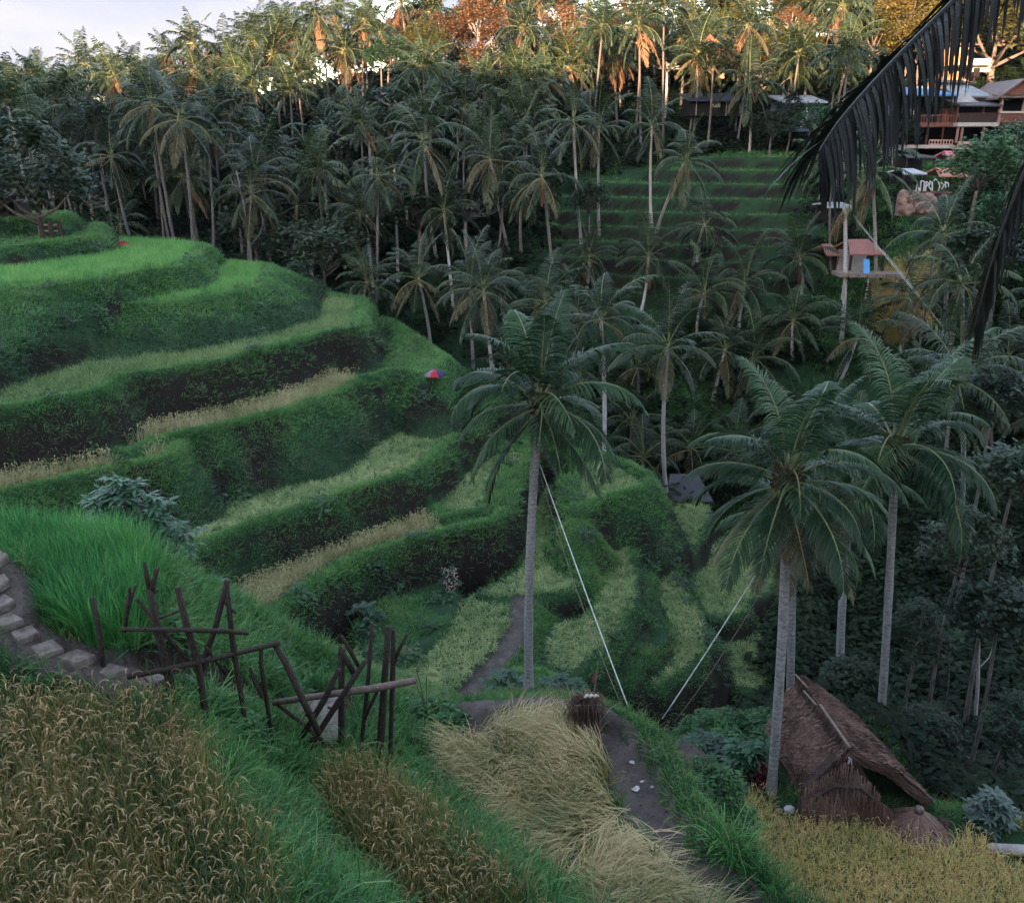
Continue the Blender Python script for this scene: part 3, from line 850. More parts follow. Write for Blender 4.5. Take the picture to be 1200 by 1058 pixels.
G_dry = leaf_mat('dry_grass', [(.1, (.07, .06, .025)), (.5, (.15, .125, .055)), (1, (.27, .22, .11))], trans=.2, nscale=.8)
library('dry', [clump('grass_clump', [G_dry, G_near], 9, .12, (.3, .7), (.05, .8), (.4, 1.6), .009, 3) for _ in range(4)])
library('lush', [clump('grass_clump', [G_lush], 26, .14, (.45, .95), (.05, .55), (.7, 2.0), .013, 4) for _ in range(6)])
grass_zone('grass', 'lush', -14, 7, 4, 16, .34, 'long arching tufts of grass standing out of the near banks', cond=lambda x, y: (vnoise(x, y, .9, 51) > -.1) & ~((y > 12) & (x > .2)), scale=(.7, 1.15), lean=.75)
grass_zone('grass', 'dry', -14, 12, 4, 24, .42, 'withered yellow blades scattered through the near grass', scale=(.6, 1.1))
grass_zone('weeds', 'weed', -14, 12, 4, 24, .55, 'small leafy weeds scattered through the near grass', cond=lambda x, y: vnoise(x, y, 1.2, 52) > .0, scale=(.35, .8))
grass_zone('grass', 'lush', -24, 14, 20, 42, 1.6, 'long grass tufts hanging over the terrace lips', scale=(.5, .9), lean=.8)
grass_zone('weeds', 'weed_dark', -30, 14, 20, 52, 1.3, 'dark leafy weeds clinging to the terrace banks', cond=lambda x, y: vnoise(x, y, 2.2, 53) > -.15, scale=(.5, 1.3))

# leafy weeds among the near grass
def weeds(px0, px1, py0, py1, zlev, n, label):
    x, y = [], []
    for _ in range(n):
        p = PZ(rnd.uniform(px0, px1), rnd.uniform(py0, py1), zlev); x.append(p[0]); y.append(p[1])
    x, y = np.array(x), np.array(y)
    z = land(x, y)
    scatter('weeds', 'weed', x, y, z, np.abs(rng.normal(0, .2, n)), rng.random(n) * 6.28, rng.uniform(.6, 1.3, n), label)
weeds(300, 350, 745, 820, -9.9, 60, 'light green leafy weeds between the two stick fences')
weeds(190, 290, 840, 900, -9.0, 40, 'dark leafy weeds under the taller stick fence')
weeds(430, 540, 800, 860, -11.2, 60, 'leafy weeds around the end of the lower stick fence')
weeds(800, 880, 880, 1000, -13.0, 60, 'dark leafy weeds on the outer face of the path bund')
weeds(760, 900, 800, 900, -14.5, 160, 'leafy weeds on the bank below the rope ends')

def pebble():
    mb = MB(); n = 7
    for z, q in ((0, .8), (.3, 1), (.6, .7), (.75, .25)):
        for i in range(n): a = 6.283 * i / n; r = q * rnd.uniform(.75, 1.2); mb.vert((r * cos(a), r * .8 * sin(a), z))
    for j in range(3):
        for i in range(n): mb.face((j * n + i, j * n + (i + 1) % n, (j + 1) * n + (i + 1) % n, (j + 1) * n + i))
    mb.face(tuple(range(3 * n, 4 * n)))
    return bpy.data.objects.new('clod', mb.mesh('clod', [M_path]))
library('clod', [pebble() for _ in range(4)])
_px, _py = [], []
for Rd in (RIDGES[1], RIDGES[5], RIDGES[0]):
    W = crm(Rd['P'], 6); n_ = 220 if Rd is RIDGES[1] else 120
    k_ = rng.integers(0, len(W), n_); off = rng.normal(0, 1, (n_, 2)) * Rd['half'] * .55
    _px += list(W[k_, 0] + off[:, 0]); _py += list(W[k_, 1] + off[:, 1])
_px, _py = np.array(_px), np.array(_py)
scatter('gravel', 'clod', _px, _py, land(_px, _py) + .02, rng.normal(0, .2, len(_px)), rng.random(len(_px)) * 6.28, rng.uniform(.005, .028, len(_px)), 'clods and small stones trodden into the earth paths')

# dark undergrowth on the valley floor and through the wood
def under_zone(x0, x1, y0, y1, s, label, cond=None, scale=(.7, 1.5)):
    x, y = candidates(x0, x1, y0, y1, s)
    z = land(x, y)
    ok = in_view(x, y, z, 200, 150)
    if cond is not None: ok &= cond(x, y)
    x, y, z = x[ok], y[ok], z[ok]; n = len(x)
    scatter('undergrowth', 'under', x, y, z - .15, np.abs(rng.normal(0, .2, n)), rng.random(n) * 6.28, rng.uniform(*scale, n), label)
_u0 = 0
_u = lambda x, y: x / np.maximum(y, 1)
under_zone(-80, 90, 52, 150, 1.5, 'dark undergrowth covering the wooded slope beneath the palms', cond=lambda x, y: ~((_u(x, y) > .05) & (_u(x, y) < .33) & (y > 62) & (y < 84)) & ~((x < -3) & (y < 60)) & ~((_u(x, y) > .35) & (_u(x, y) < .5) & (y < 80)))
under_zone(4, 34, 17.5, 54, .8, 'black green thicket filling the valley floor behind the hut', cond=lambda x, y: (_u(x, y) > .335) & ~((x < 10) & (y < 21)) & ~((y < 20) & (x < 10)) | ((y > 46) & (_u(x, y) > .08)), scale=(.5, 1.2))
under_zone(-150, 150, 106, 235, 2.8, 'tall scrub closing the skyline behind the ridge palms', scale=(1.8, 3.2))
print('scattered', N_SC)
# ------------------------------------------------------------------ palms
F_green = leaf_mat('palm_leaflet', [(.05, (.006, .022, .008)), (.5, (.014, .044, .015)), (.9, (.034, .082, .027)), (1, (.065, .11, .038))], rough=.5, spec=.3, trans=.22, nscale=.12, nmix=.3)
F_shade = leaf_mat('palm_leaflet_painted_shade', [(.05, (.0015, .002, .0015)), (.6, (.003, .0042, .0028)), (1, (.007, .008, .006))], rough=.5, spec=.16, trans=.03, nscale=.3)  # near overhanging fronds: crown shade painted into the leaf colour
F_far = leaf_mat('palm_leaflet_far', [(.05, (.006, .016, .007)), (.5, (.015, .033, .013)), (.9, (.036, .064, .024)), (1, (.060, .080, .031))], rough=.5, spec=.4, trans=.22, nscale=.07, nmix=.35)
F_old = leaf_mat('palm_leaflet_old', [(.05, (.03, .034, .016)), (.5, (.066, .066, .031)), (1, (.125, .105, .055))], rough=.55, spec=.3, trans=.22, nscale=.2, nmix=.2)
F_dead = leaf_mat('palm_leaflet_dead', [(.05, (.05, .028, .018)), (.5, (.11, .065, .038)), (1, (.20, .13, .075))], rough=.75, spec=.15, trans=.15, nscale=.2, nmix=.2)
M_rachis = rough_mat('palm_rachis', (.06, .085, .03), (.14, .15, .06), 9, .5, .1, spec=.4)
M_rachis_old = rough_mat('palm_rachis_old', (.14, .11, .045), (.24, .19, .09), 9, .6, .1)
M_rachis_dark = rough_mat('palm_rachis_dark', (.004, .005, .003), (.012, .012, .008), 9, .5, .1)  # midrib of the near fronds, the same shade put into its colour
M_fibre = rough_mat('palm_fibre', (.018, .010, .008), (.075, .035, .026), 14, .9, .6, stretch=(3, 3, .6))
M_nut = rough_mat('coconut_husk', (.035, .05, .018), (.10, .085, .035), 6, .5, .1)

def trunk_mat(name, dark, light):
    m, n, l, b = new_mat(name)
    tc = n.new('ShaderNodeTexCoord')
    no = n.new('ShaderNodeTexNoise'); no.inputs['Scale'].default_value = 9; no.inputs['Detail'].default_value = 7; no.inputs['Roughness'].default_value = .75
    mp = n.new('ShaderNodeMapping'); mp.inputs['Scale'].default_value = (1, 1, 2.2)
    l.new(tc.outputs['Object'], mp.inputs['Vector']); l.new(mp.outputs['Vector'], no.inputs['Vector'])
    wv = n.new('ShaderNodeTexWave'); wv.bands_direction = 'Z'; wv.inputs['Scale'].default_value = 2.2; wv.inputs['Distortion'].default_value = 3.5; wv.inputs['Detail'].default_value = 4
    l.new(tc.outputs['Object'], wv.inputs['Vector'])
    r1 = ramp(n, [(.34, dark), (.5, light), (.75, tuple(min(1, c * 1.3) for c in light))])
    r2 = ramp(n, [(.0, tuple(c * .55 for c in dark)), (.25, (1, 1, 1)), (1, (1, 1, 1))])
    l.new(no.outputs['Fac'], r1.inputs['Fac']); l.new(wv.outputs['Fac'], r2.inputs['Fac'])
    mx = n.new('ShaderNodeMix'); mx.data_type = 'RGBA'; mx.blend_type = 'MULTIPLY'; mx.inputs['Factor'].default_value = .22
    l.new(r1.outputs['Color'], mx.inputs['A']); l.new(r2.outputs['Color'], mx.inputs['B'])
    l.new(mx.outputs['Result'], b.inputs['Base Color'])
    b.inputs['Roughness'].default_value = .85; b.inputs['Specular IOR Level'].default_value = .2
    bp = n.new('ShaderNodeBump'); bp.inputs['Strength'].default_value = .25; bp.inputs['Distance'].default_value = .02
    l.new(wv.outputs['Fac'], bp.inputs['Height']); l.new(bp.outputs['Normal'], b.inputs['Normal'])
    return m
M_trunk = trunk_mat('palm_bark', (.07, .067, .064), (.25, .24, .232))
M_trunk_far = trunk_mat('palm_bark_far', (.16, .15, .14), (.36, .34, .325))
M_trunk_shade = trunk_mat('palm_bark_shaded', (.04, .035, .031), (.12, .11, .10))  # darker copy of the bark, the wood's shade put into the colour
M_bark = rough_mat('bark', (.05, .042, .036), (.16, .14, .12), 5, .9, .5, stretch=(1, 1, .4))
M_bark_pale = rough_mat('pale_bark', (.20, .18, .17), (.42, .39, .37), 4, .85, .3, stretch=(1, 1, .4))

def frond_mb(L, elev, droop, pairs, segs, wid, curl=0.0, lf=.30, sparse=0.0, rw=.022, twist=0.0):
    """a feather leaf in the X-Z plane, its base at the origin; leaflets hang under their own weight"""
    mb = MB()
    n = 12 if segs > 2 else 7
    pts = [Vector((0, 0, 0))]
    th = elev
    for i in range(n):
        t = (i + 1) / n
        th = elev - droop * t ** 1.5
        side = curl * t * t
        pts.append(pts[-1] + Vector((cos(th) * cos(side), cos(th) * sin(side), sin(th))) * (L / n))
    mb.tube(pts, [rw * (1.6 if i == 0 else 1) * (1 - .85 * i / n) + .002 for i in range(n + 1)], 4 if segs > 2 else 3, 1, caps=False)
    def at(t):
        f = t * n; i = min(int(f), n - 1)
        return pts[i].lerp(pts[i + 1], f - i), (pts[i + 1] - pts[i]).normalized()
    for s in (-1, 1):
        for k in range(pairs):
            t = .16 + .84 * (k + rnd.uniform(.1, .9)) / pairs
            if rnd.random() < sparse: continue
            p, tg = at(min(t, .999))
            lat = Vector((0, 0, 1)).cross(tg)
            if lat.length < .15: lat = Vector((0, 1, 0))
            lat.normalize(); lat *= s
            up = tg.cross(lat) * s
            prof = (math.sin(pi * min(max((t - .05) / 1.0, 0), 1) ** .75) ** .6) * (1 - .35 * t)
            ll = L * lf * max(prof, .25) * rnd.uniform(.85, 1.1)
            fwd = .35 + .75 * t
            v_up = .45 - .25 * t + twist * s + rnd.uniform(-.12, .12)
            d = (lat + tg * fwd + up * v_up).normalized()
            q = p.copy(); P_ = [q.copy()]; W = [wid * .6]
            fall = rnd.uniform(.55, 1.0)
            for j in range(segs):
                u = (j + 1) / segs
                d = (d + Vector((0, 0, -1)) * fall * (1.5 / segs) * (.35 + u)).normalized()
                q = q + d * (ll / segs)
                P_.append(q.copy()); W.append(wid * (1 - .35 * u) if j < segs - 1 else 0)
            sd = tg - d * tg.dot(d)
            if sd.length < .1: sd = lat - d * lat.dot(d)
            sd.normalize()
            mb.strip(P_, W, sd, 0)
    return mb

ELEV = [R(82), R(68), R(54), R(40), R(26), R(12), R(-4), R(-22), R(-44), R(-66)]
DROOP = [R(38), R(62), R(80), R(88), R(86), R(76), R(64), R(50), R(34), R(20)]
def frond_set(pairs, segs, wid, green, old, seeds, tagname):
    out = []
    for i, (e, dr) in enumerate(zip(ELEV, DROOP)):
        v = []
        for s in range(seeds):
            mb = frond_mb(1.0 if i > 1 else 1.1, e + rnd.uniform(-.12, .12), dr * rnd.uniform(.75, 1.25), pairs, segs, wid, rnd.uniform(-.5, .5), .33, .03 + .02 * i, .011, rnd.uniform(-.25, .25))
            v.append(mb)
        out.append(v)
    return out
hi_mb = frond_set(78, 4, .0125, 0, 0, 3, 'hi')
mid_mb = frond_set(36, 3, .020, 0, 0, 3, 'mid')
lo_mb = frond_set(20, 2, .036, 0, 0, 2, 'lo')
hi_me = [[m.mesh('frond', [F_green, M_rachis]) for m in v] for v in hi_mb]
hi_old = [[m.mesh('frond', [F_old, M_rachis_old]) for m in v[:1]] for v in hi_mb[7:]]
hi_dead = [m[0].mesh('frond', [F_dead, M_rachis_old]) for m in hi_mb[8:]]
mid_me = [[m.mesh('frond', [F_far, M_rachis]) for m in v] for v in mid_mb]
mid_old = [[m.mesh('frond', [F_old, M_rachis_old]) for m in v[:2]] for v in mid_mb[6:]]
mid_dead = [m[0].mesh('frond', [F_dead, M_rachis_old]) for m in mid_mb[8:]]

def frond_plan(n, hang=1.0, up=1.0):
    """(class, azimuth) of each frond from the spear down, by the golden angle"""
    out = []
    a = rnd.uniform(0, 6.28)
    for i in range(n):
        t = (i + .5) / n
        c = 9.6 * (t ** .85) * hang
        out.append((min(int(c + rnd.uniform(-.6, .6) + (0 if up else 1)), 9) if c > .3 else 0, a))
        a += 2.39996 + rnd.uniform(-.25, .25)
    return [(max(c, 0), z) for c, z in out]

def crown_mesh(n, hang, dead):
    mb = MB()
    for c, az in frond_plan(n, hang):
        s = rnd.uniform(.85, 1.1)
        src = lo_mb[c][rnd.randrange(2)]
        mo = 0
        if c >= 7: mo = 2 if rnd.random() < .35 else 0
        if c >= 8 and rnd.random() < dead: mo = 4
        mb.add(src, Matrix.Rotation(az, 4, 'Z') @ Matrix.Scale(s, 4), mo)
    return mb.mesh('crown', [F_far, M_rachis, F_old, M_rachis_old, F_dead, M_rachis_old])
far_crowns = [crown_mesh(rnd.randrange(22, 32), rnd.uniform(.74, 1.0), .35) for _ in range(9)]
dry_crowns = [crown_mesh(rnd.randrange(24, 34), rnd.uniform(1.0, 1.15), .8) for _ in range(5)]
young_crowns = [crown_mesh(15, .55, .0) for _ in range(4)]

def curve_pts(a, b, lean, n):
    """a trunk from a to b that starts off leaning and straightens"""
    a, b = Vector(a), Vector(b)
    out = []
    for i in range(n + 1):
        t = i / n
        p = a.lerp(b, t)
        w = math.sin(pi * t)
        out.append((p.x + lean[0] * w, p.y + lean[1] * w, p.z))
    return out

def trunk_part(root, base, top, r0, r1, mat, sides=8, n=10, lean=(0, 0), foot=1.5):
    pts = curve_pts((0, 0, -.5), Vector(top) - Vector(base), lean, n)
    rad = [r1 + (r0 - r1) * (1 - i / n) + (r0 * (foot - 1) * max(0, 1 - i / 1.6)) for i in range(n + 1)]
    rad = [r * rnd.uniform(.95, 1.05) for r in rad]
    mb = MB(); mb.tube(pts, rad, sides, 0)
    return mb.build('trunk', [mat], root, smooth=True)

PALMS = []
FILL = []
def palm(heart, L, label, base=None, group=None, lod='mid', nf=20, hang=1.0, r=(.17, .12), lean=None, dead=1, nuts=False, trunk=None, crown=None, sheath=False, n_old=3):
    hx, hy, hz = heart
    if base is None:
        bx = hx + rnd.uniform(-.8, .8); by = hy + rnd.uniform(-.8, .8)
        base = (bx, by, lz(bx, by))
    if lean is None: lean = (rnd.uniform(-.25, .25), rnd.uniform(-.2, .2))
    root = thing('coconut_palm', label, 'palm tree', base, 0, group)
    PALMS.append((hx, hy))
    top = Vector((hx - base[0], hy - base[1], hz - base[2]))
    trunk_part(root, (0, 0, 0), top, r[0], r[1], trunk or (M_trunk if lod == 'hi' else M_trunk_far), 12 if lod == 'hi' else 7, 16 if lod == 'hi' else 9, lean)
    if lod == 'far':
        put('crown', crown or rnd.choice(far_crowns), root, top, (rnd.uniform(-.22, .22), rnd.uniform(-.22, .22), rnd.uniform(0, 6.28)), L * rnd.uniform(.85, 1.15))
        return root
    sets, olds, deads = (hi_me, hi_old, hi_dead) if lod == 'hi' else (mid_me, mid_old, mid_dead)
    off = len(sets) - len(olds)
    for c, az in frond_plan(nf, hang):
        me = rnd.choice(sets[c])
        if c >= off and rnd.random() < n_old / 6: me = rnd.choice(olds[c - off])
        o = put('frond', me, root, (top.x + .06 * cos(az), top.y + .06 * sin(az), top.z + .10 - .05 * c), az, L * rnd.uniform(.86, 1.1))
    for k in range(dead):
        az = rnd.uniform(0, 6.28)
        put('dead_frond', rnd.choice(deads), root, (top.x, top.y, top.z - .3), az, L * rnd.uniform(.45, .7))
    if sheath:
        mb = MB()
        for k in range(26):
            a = k * 2.4; rr = r[1] + .02; zz = top.z - .9 + .9 * (k / 26)
            p = Vector((top.x + rr * cos(a), top.y + rr * sin(a), zz))
            q = Vector((top.x + (rr + .22) * cos(a), top.y + (rr + .22) * sin(a), zz + .35))
            mb.tube([p, p.lerp(q, .5) + Vector((0, 0, -.03)), q], [.07, .055, .03], 5)
        mb.tube([(top.x, top.y, top.z - 1.0), (top.x, top.y, top.z - .3), (top.x, top.y, top.z + .25)], [r[1] * 1.15, r[1] * 1.7, r[1] * .6], 8)
        for k in range(40):
            a = rnd.uniform(0, 6.28); z0 = top.z - rnd.uniform(.1, 1.0); w = .05
            p = Vector((top.x + (r[1] + .05) * cos(a), top.y + (r[1] + .05) * sin(a), z0))
            mb.strip([p, p + Vector((.12 * cos(a), .12 * sin(a), -.25)), p + Vector((.14 * cos(a), .14 * sin(a), -.7))], [w, w * .7, 0], (-sin(a), cos(a), 0))
        mb.build('fibre_sheath', [M_fibre], root, smooth=False)
    if nuts:
        for k in range(nuts):
            a = rnd.uniform(0, 6.28); z0 = top.z - rnd.uniform(.15, .5)
            put('coconut', nut_me, root, (top.x + .27 * cos(a), top.y + .27 * sin(a), z0), (rnd.uniform(-.5, .5), rnd.uniform(-.5, .5), a), rnd.uniform(.8, 1.1))
    return root

mb = MB()
prof = [(-.13, .02), (-.11, .06), (-.05, .095), (.03, .10), (.09, .07), (.13, .03), (.15, .012)]
mb.tube([(0, 0, z) for z, q in prof], [q for z, q in prof], 8)
nut_me = mb.mesh('coconut', [M_nut], True)

def pbase(px, py, d):
    p = PD(px, py, d)
    return (p[0], p[1], lz(p[0], p[1]))

# the near palms, one by one
b = pbase(620, 815, 24.0)
palm(PD(632, 470, 24.0), 3.2, 'tallest palm in the middle, bare grey trunk rising from behind the earth path', base=b, lod='hi', nf=25, hang=.88, r=(.145, .115), lean=(-.12, .0), dead=1, nuts=9, sheath=True, n_old=1)
b = PD(904, 932, 17.6); b = (b[0], b[1], lz(b[0], b[1]))
palm(PD(924, 556, 17.8), 2.6, 'leafy palm whose slightly leaning trunk stands at the left corner of the thatched hut', base=b, lod='hi', nf=28, hang=.95, r=(.125, .10), lean=(.06, 0), dead=1, nuts=12, sheath=True, n_old=2)
b = PD(942, 800, 24.5); b = (b[0], b[1], lz(b[0], b[1]))
palm(PD(931, 606, 23.5), 2.5, 'thin palm rising behind the ridge of the hut, its crown buried under the leafier palm', base=b, lod='hi', nf=14, hang=1.05, r=(.14, .11), lean=(-.05, 0), dead=2)
b = PD(1034, 880, 23.0); b = (b[0], b[1], lz(b[0], b[1]))
palm(PD(1050, 518, 22.0), 3.1, 'palm with a tilted pale trunk standing behind the right slope of the hut roof', base=b, lod='hi', nf=23, hang=.86, r=(.13, .10), lean=(.05, 0), dead=1, nuts=5, sheath=True, n_old=2)
b = pbase(994, 752, 31.0)
palm(PD(1000, 560, 31.0), 3.0, 'palm half hidden between the two leafy palms that flank the hut', base=b, lod='hi', nf=18, r=(.17, .13), dead=1)
b = pbase(1142, 862, 27.0)
r_ = thing('bare_sapling', 'thin pale leafless pole trunk in the dark thicket at the right', 'tree', b)
t_ = Vector(PD(1146, 720, 27.0)) - Vector(b)
trunk_part(r_, (0, 0, 0), t_, .07, .05, M_bark_pale, 7, 8, (.1, 0), 1.0)
mb = MB(); mb.tube([t_ * .55, t_ * .55 + Vector((.35, 0, .5)), t_ * .55 + Vector((.5, .1, 1.1))], [.03, .02, .01], 5); mb.build('branch', [M_bark_pale], r_)

# palm standing just outside the picture on the right; its fronds hang into view
hb = (10.4, 8.8, -13.0)
heart = Vector(PD(1325, -60, 8.6))
root = thing('coconut_palm', 'nearest palm, only its dark fronds hanging into the upper right of the picture', 'palm tree', hb)
top = heart - Vector(hb)
trunk_part(root, (0, 0, 0), top, .2, .15, M_trunk, 12, 16, (.9, 0))
def frond_along(P_, pairs, ll0, wid, hang=.8, parent=None, segs=5, spread=1.0):
    """a feather leaf whose midrib follows the given points; leaflets droop from it"""
    P_ = [Vector(p) for p in crm(P_, 6)]
    n = len(P_) - 1; mb = MB()
    mb.tube(P_, [.035 * (1 - .85 * i / n) + .004 for i in range(n + 1)], 6, 1, caps=False)
    for s in (-1, 1):
        for k in range(pairs):
            t = .10 + .90 * (k + rnd.uniform(.2, .8)) / pairs
            f = min(t, .999) * n; i = int(f); p = P_[i].lerp(P_[i + 1], f - i); tg = (P_[i + 1] - P_[i]).normalized()
            lat = Vector((0, 0, 1)).cross(tg)
            if lat.length < .1: lat = Vector((1, 0, 0))
            lat.normalize(); lat *= s * spread
            ll = ll0 * (math.sin(pi * min(.12 + .80 * t, 1)) ** .5) * rnd.uniform(.6, 1.12)
            d = (lat + tg * (.5 + .6 * t) + Vector((0, 0, .15))).normalized(); q = p.copy(); Q, W = [q.copy()], [wid * .55]
            fall = rnd.uniform(.35, 1.35) * hang
            for j in range(segs):
                u = (j + 1) / segs; d = (d + Vector((0, 0, -1)) * fall * 1.9 / segs).normalized(); q = q + d * (ll / segs)
                Q.append(q.copy()); W.append(wid * (1 - .4 * u) if j < segs - 1 else 0)
            sd = tg - d * tg.dot(d)
            if sd.length < .1: sd = lat - d * lat.dot(d)
            mb.strip(Q, W, sd.normalized(), 0)
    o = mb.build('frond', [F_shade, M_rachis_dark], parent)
    return o
def local(px, py, d): return Vector(PD(px, py, d)) - Vector(hb)
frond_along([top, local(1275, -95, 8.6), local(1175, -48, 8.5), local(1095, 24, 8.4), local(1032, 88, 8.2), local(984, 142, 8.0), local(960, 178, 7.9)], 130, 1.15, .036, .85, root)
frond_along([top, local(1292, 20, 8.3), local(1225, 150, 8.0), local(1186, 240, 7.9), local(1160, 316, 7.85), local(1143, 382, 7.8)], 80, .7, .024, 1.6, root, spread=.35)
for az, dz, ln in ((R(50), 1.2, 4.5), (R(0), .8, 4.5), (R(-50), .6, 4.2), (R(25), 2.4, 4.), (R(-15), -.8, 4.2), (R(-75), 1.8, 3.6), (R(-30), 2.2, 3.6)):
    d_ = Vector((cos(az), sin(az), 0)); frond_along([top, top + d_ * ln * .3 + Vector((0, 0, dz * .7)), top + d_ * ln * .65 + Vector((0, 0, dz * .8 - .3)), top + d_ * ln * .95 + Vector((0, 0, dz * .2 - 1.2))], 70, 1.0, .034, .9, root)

# palms of the middle distance that can be told apart (crown centre, distance, frond length, foot)
MIDP = [
    (635, 205, 62, 3.1, (648, 302), 'slim palm, middle one of the pale trunks before the stepped paddies'),
    (672, 140, 68, 3.2, (683, 296), 'straight white trunked palm at the left edge of the stepped paddies'),
    (702, 148, 71, 3.3, (702, 276), 'palm with a straight pale trunk second from the left edge of the stepped paddies'),
    (764, 146, 72, 3.1, (764, 268), 'palm whose straight pale trunk crosses the stepped paddies'),
    (804, 186, 67, 3.0, (768, 268), 'palm leaning sharply right over the stepped paddies'),
    (878, 96, 82, 3.4, (878, 178), 'palm standing alone at the top edge of the stepped paddies'),
    (818, 64, 86, 3.2, (812, 160), 'palm in front of the orange cone roof'),
    (497, 166, 66, 3.4, (513, 302), 'palm with a widely drooping crown at the centre left of the wood'),
    (574, 184, 67, 3.3, (597, 292), 'palm with a leaning trunk left of the slim pale palms'),
    (612, 222, 64, 2.2, (611, 292), 'small short palm between the pale trunks left of the stepped paddies'),
    (490, 324, 57, 2.9, (507, 458), 'palm whose thin white trunk comes down behind the umbrella'),
    (551, 330, 55, 3.0, (557, 462), 'palm with a thin white trunk right of the umbrella'),
    (783, 404, 42, 3.0, (782, 578), 'palm with a straight white trunk behind the winding rice patch'),
    (704, 372, 45, 3.0, (707, 552), 'palm directly behind the right side of the tallest crown'),
    (640, 352, 52, 2.8, (648, 460), 'palm peeping over the top of the tallest crown'),
    (1022, 196, 60, 3.6, (1028, 336), 'broad crowned palm above the swing platform'),
    (1106, 272, 50, 3.0, (1108, 380), 'palm with a yellowing frond left of the white fence marks'),
    (1128, 330, 46, 3.0, (1128, 470), 'bushy palm below the yellowing one at the right'),
    (1124, 440, 36, 3.2, (1127, 610), 'palm with yellow green spear leaves at the right edge'),
    (584, 330, 54, 2.9, None, 'bushy palm left of the tallest crown'),
    (826, 262, 60, 2.9, None, 'bushy palm just below the right end of the stepped paddies'),
    (760, 300, 58, 3.1, None, 'bushy palm below the middle of the stepped paddies'),
    (874, 330, 54, 3.2, None, 'arching palm in the middle of the bushy belt'),
    (936, 300, 55, 3.0, None, 'arching palm left of the swing platform'),
    (930, 372, 47, 3.0, None, 'dark palm above the leafy palm by the hut'),
    (1006, 392, 42, 3.2, None, 'green palm between the crowns of the two palms flanking the hut'),
    (850, 408, 46, 3.0, None, 'dusky palm right of the white trunk behind the winding rice'),
    (690, 300, 60, 2.8, None, 'drooping palm at the foot of the stepped paddies'),
    (1068, 350, 47, 3.0, None, 'arching palm under the rope cables'),
    (430, 250, 70, 3.2, (440, 360), 'tall thin palm in the shadowed wood left of centre'),
    (462, 196, 74, 3.2, (466, 335), 'very tall thin trunked palm among dark broadleaf trees'),
    (400, 240, 74, 3.0, (415, 330), 'palm with a grey leaning trunk in the dark wood'),
    (348, 238, 78, 3.4, None, 'greyish palm with hanging fronds above the hill nose'),
    (222, 214, 84, 3.4, None, 'hazy palm above the brightest rice terrace'),
    (140, 262, 70, 2.6, None, 'short palm beside the upper end of the brightest rice terrace'),
    (1180, 420, 40, 3.0, None, 'palm at the extreme right edge above the dark thicket'),
    (430, 330, 60, 2.6, None, 'low palm behind the nose of the terraced hill'),
    (520, 245, 66, 3.0, None, 'drooping palm in the dark hollow left of the pale trunks'),
]
for px, py, d, L, foot, label in MIDP:
    h = PD(px, py, d)
    base = None
    if foot is None and px > 560:
        # no trunk shows: a low palm, its crown a few metres above the slope
        dd = np.arange(d - 6, d + 16, .2); r3 = ray(px, py); tt = dd / r3[1]
        hh = r3[2] * tt - land(r3[0] * tt, dd)
        d = float(dd[np.argmin(np.abs(hh - 3.2))]); h = PD(px, py, d)
    if foot:
        # the foot stands where its line of sight meets the slope
        best = None
        for dd in np.arange(d - 9, d + 9, .25):
            p = PD(foot[0], foot[1], dd); g = lz(p[0], p[1])
            e = abs(p[2] - g)
            if best is None or e + .03 * abs(dd - d) < best[0]: best = (e + .03 * abs(dd - d), (p[0], p[1], g))
        base = best[1]
    palm(h, L, label, base=base, lod='mid', nf=19 if py < 300 else 21, hang=1.0 if py < 300 else .92, r=(.13, .09), dead=1, n_old=2)

# ------------------------------------------------------------------ broadleaf trees
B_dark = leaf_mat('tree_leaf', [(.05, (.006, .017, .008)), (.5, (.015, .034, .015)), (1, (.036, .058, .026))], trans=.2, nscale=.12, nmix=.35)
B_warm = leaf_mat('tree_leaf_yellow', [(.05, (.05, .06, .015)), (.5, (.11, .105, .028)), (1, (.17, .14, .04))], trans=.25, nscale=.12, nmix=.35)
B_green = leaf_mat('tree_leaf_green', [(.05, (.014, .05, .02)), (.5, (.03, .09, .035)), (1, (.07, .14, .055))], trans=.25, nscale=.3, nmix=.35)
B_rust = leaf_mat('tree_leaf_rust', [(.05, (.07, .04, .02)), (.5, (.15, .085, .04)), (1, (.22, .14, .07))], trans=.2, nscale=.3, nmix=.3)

def crown_mb(rx, rz, nclump, nleaf, leaf, gap=.25, flat=False):
    """leaf sprays gathered at the ends of limbs, with gaps between"""
    mb = MB(); tips = []
    for k in range(nclump):
        u = rnd.uniform(-.35, 1); a = rnd.uniform(0, 6.28); q = math.sqrt(max(0, 1 - u * u)) * rnd.uniform(.55, 1)
        c = Vector((rx * q * cos(a), rx * q * sin(a), rz * u * rnd.uniform(.7, 1)))
        tips.append(c)
        cr = rnd.uniform(.20, .36) * rx
        for j in range(nleaf):
            d = Vector((rnd.gauss(0, 1), rnd.gauss(0, 1), rnd.gauss(0, 1) * (.35 if flat else .7)))
            d = d / max(d.length, .01) * cr * rnd.random() ** .45
            p = c + d
            az = rnd.uniform(0, 6.28); t = rnd.uniform(-.7, .4)
            dv = Vector((cos(az) * cos(t), sin(az) * cos(t), sin(t))); sd = Vector((-sin(az), cos(az), rnd.uniform(-.5, .5))).normalized()
            l = leaf * rnd.uniform(.6, 1.4)
            mb.strip([p, p + dv * l * .5 + Vector((0, 0, .1 * l)), p + dv * l], [l * .15, l * .62, 0], sd)
    return mb, tips

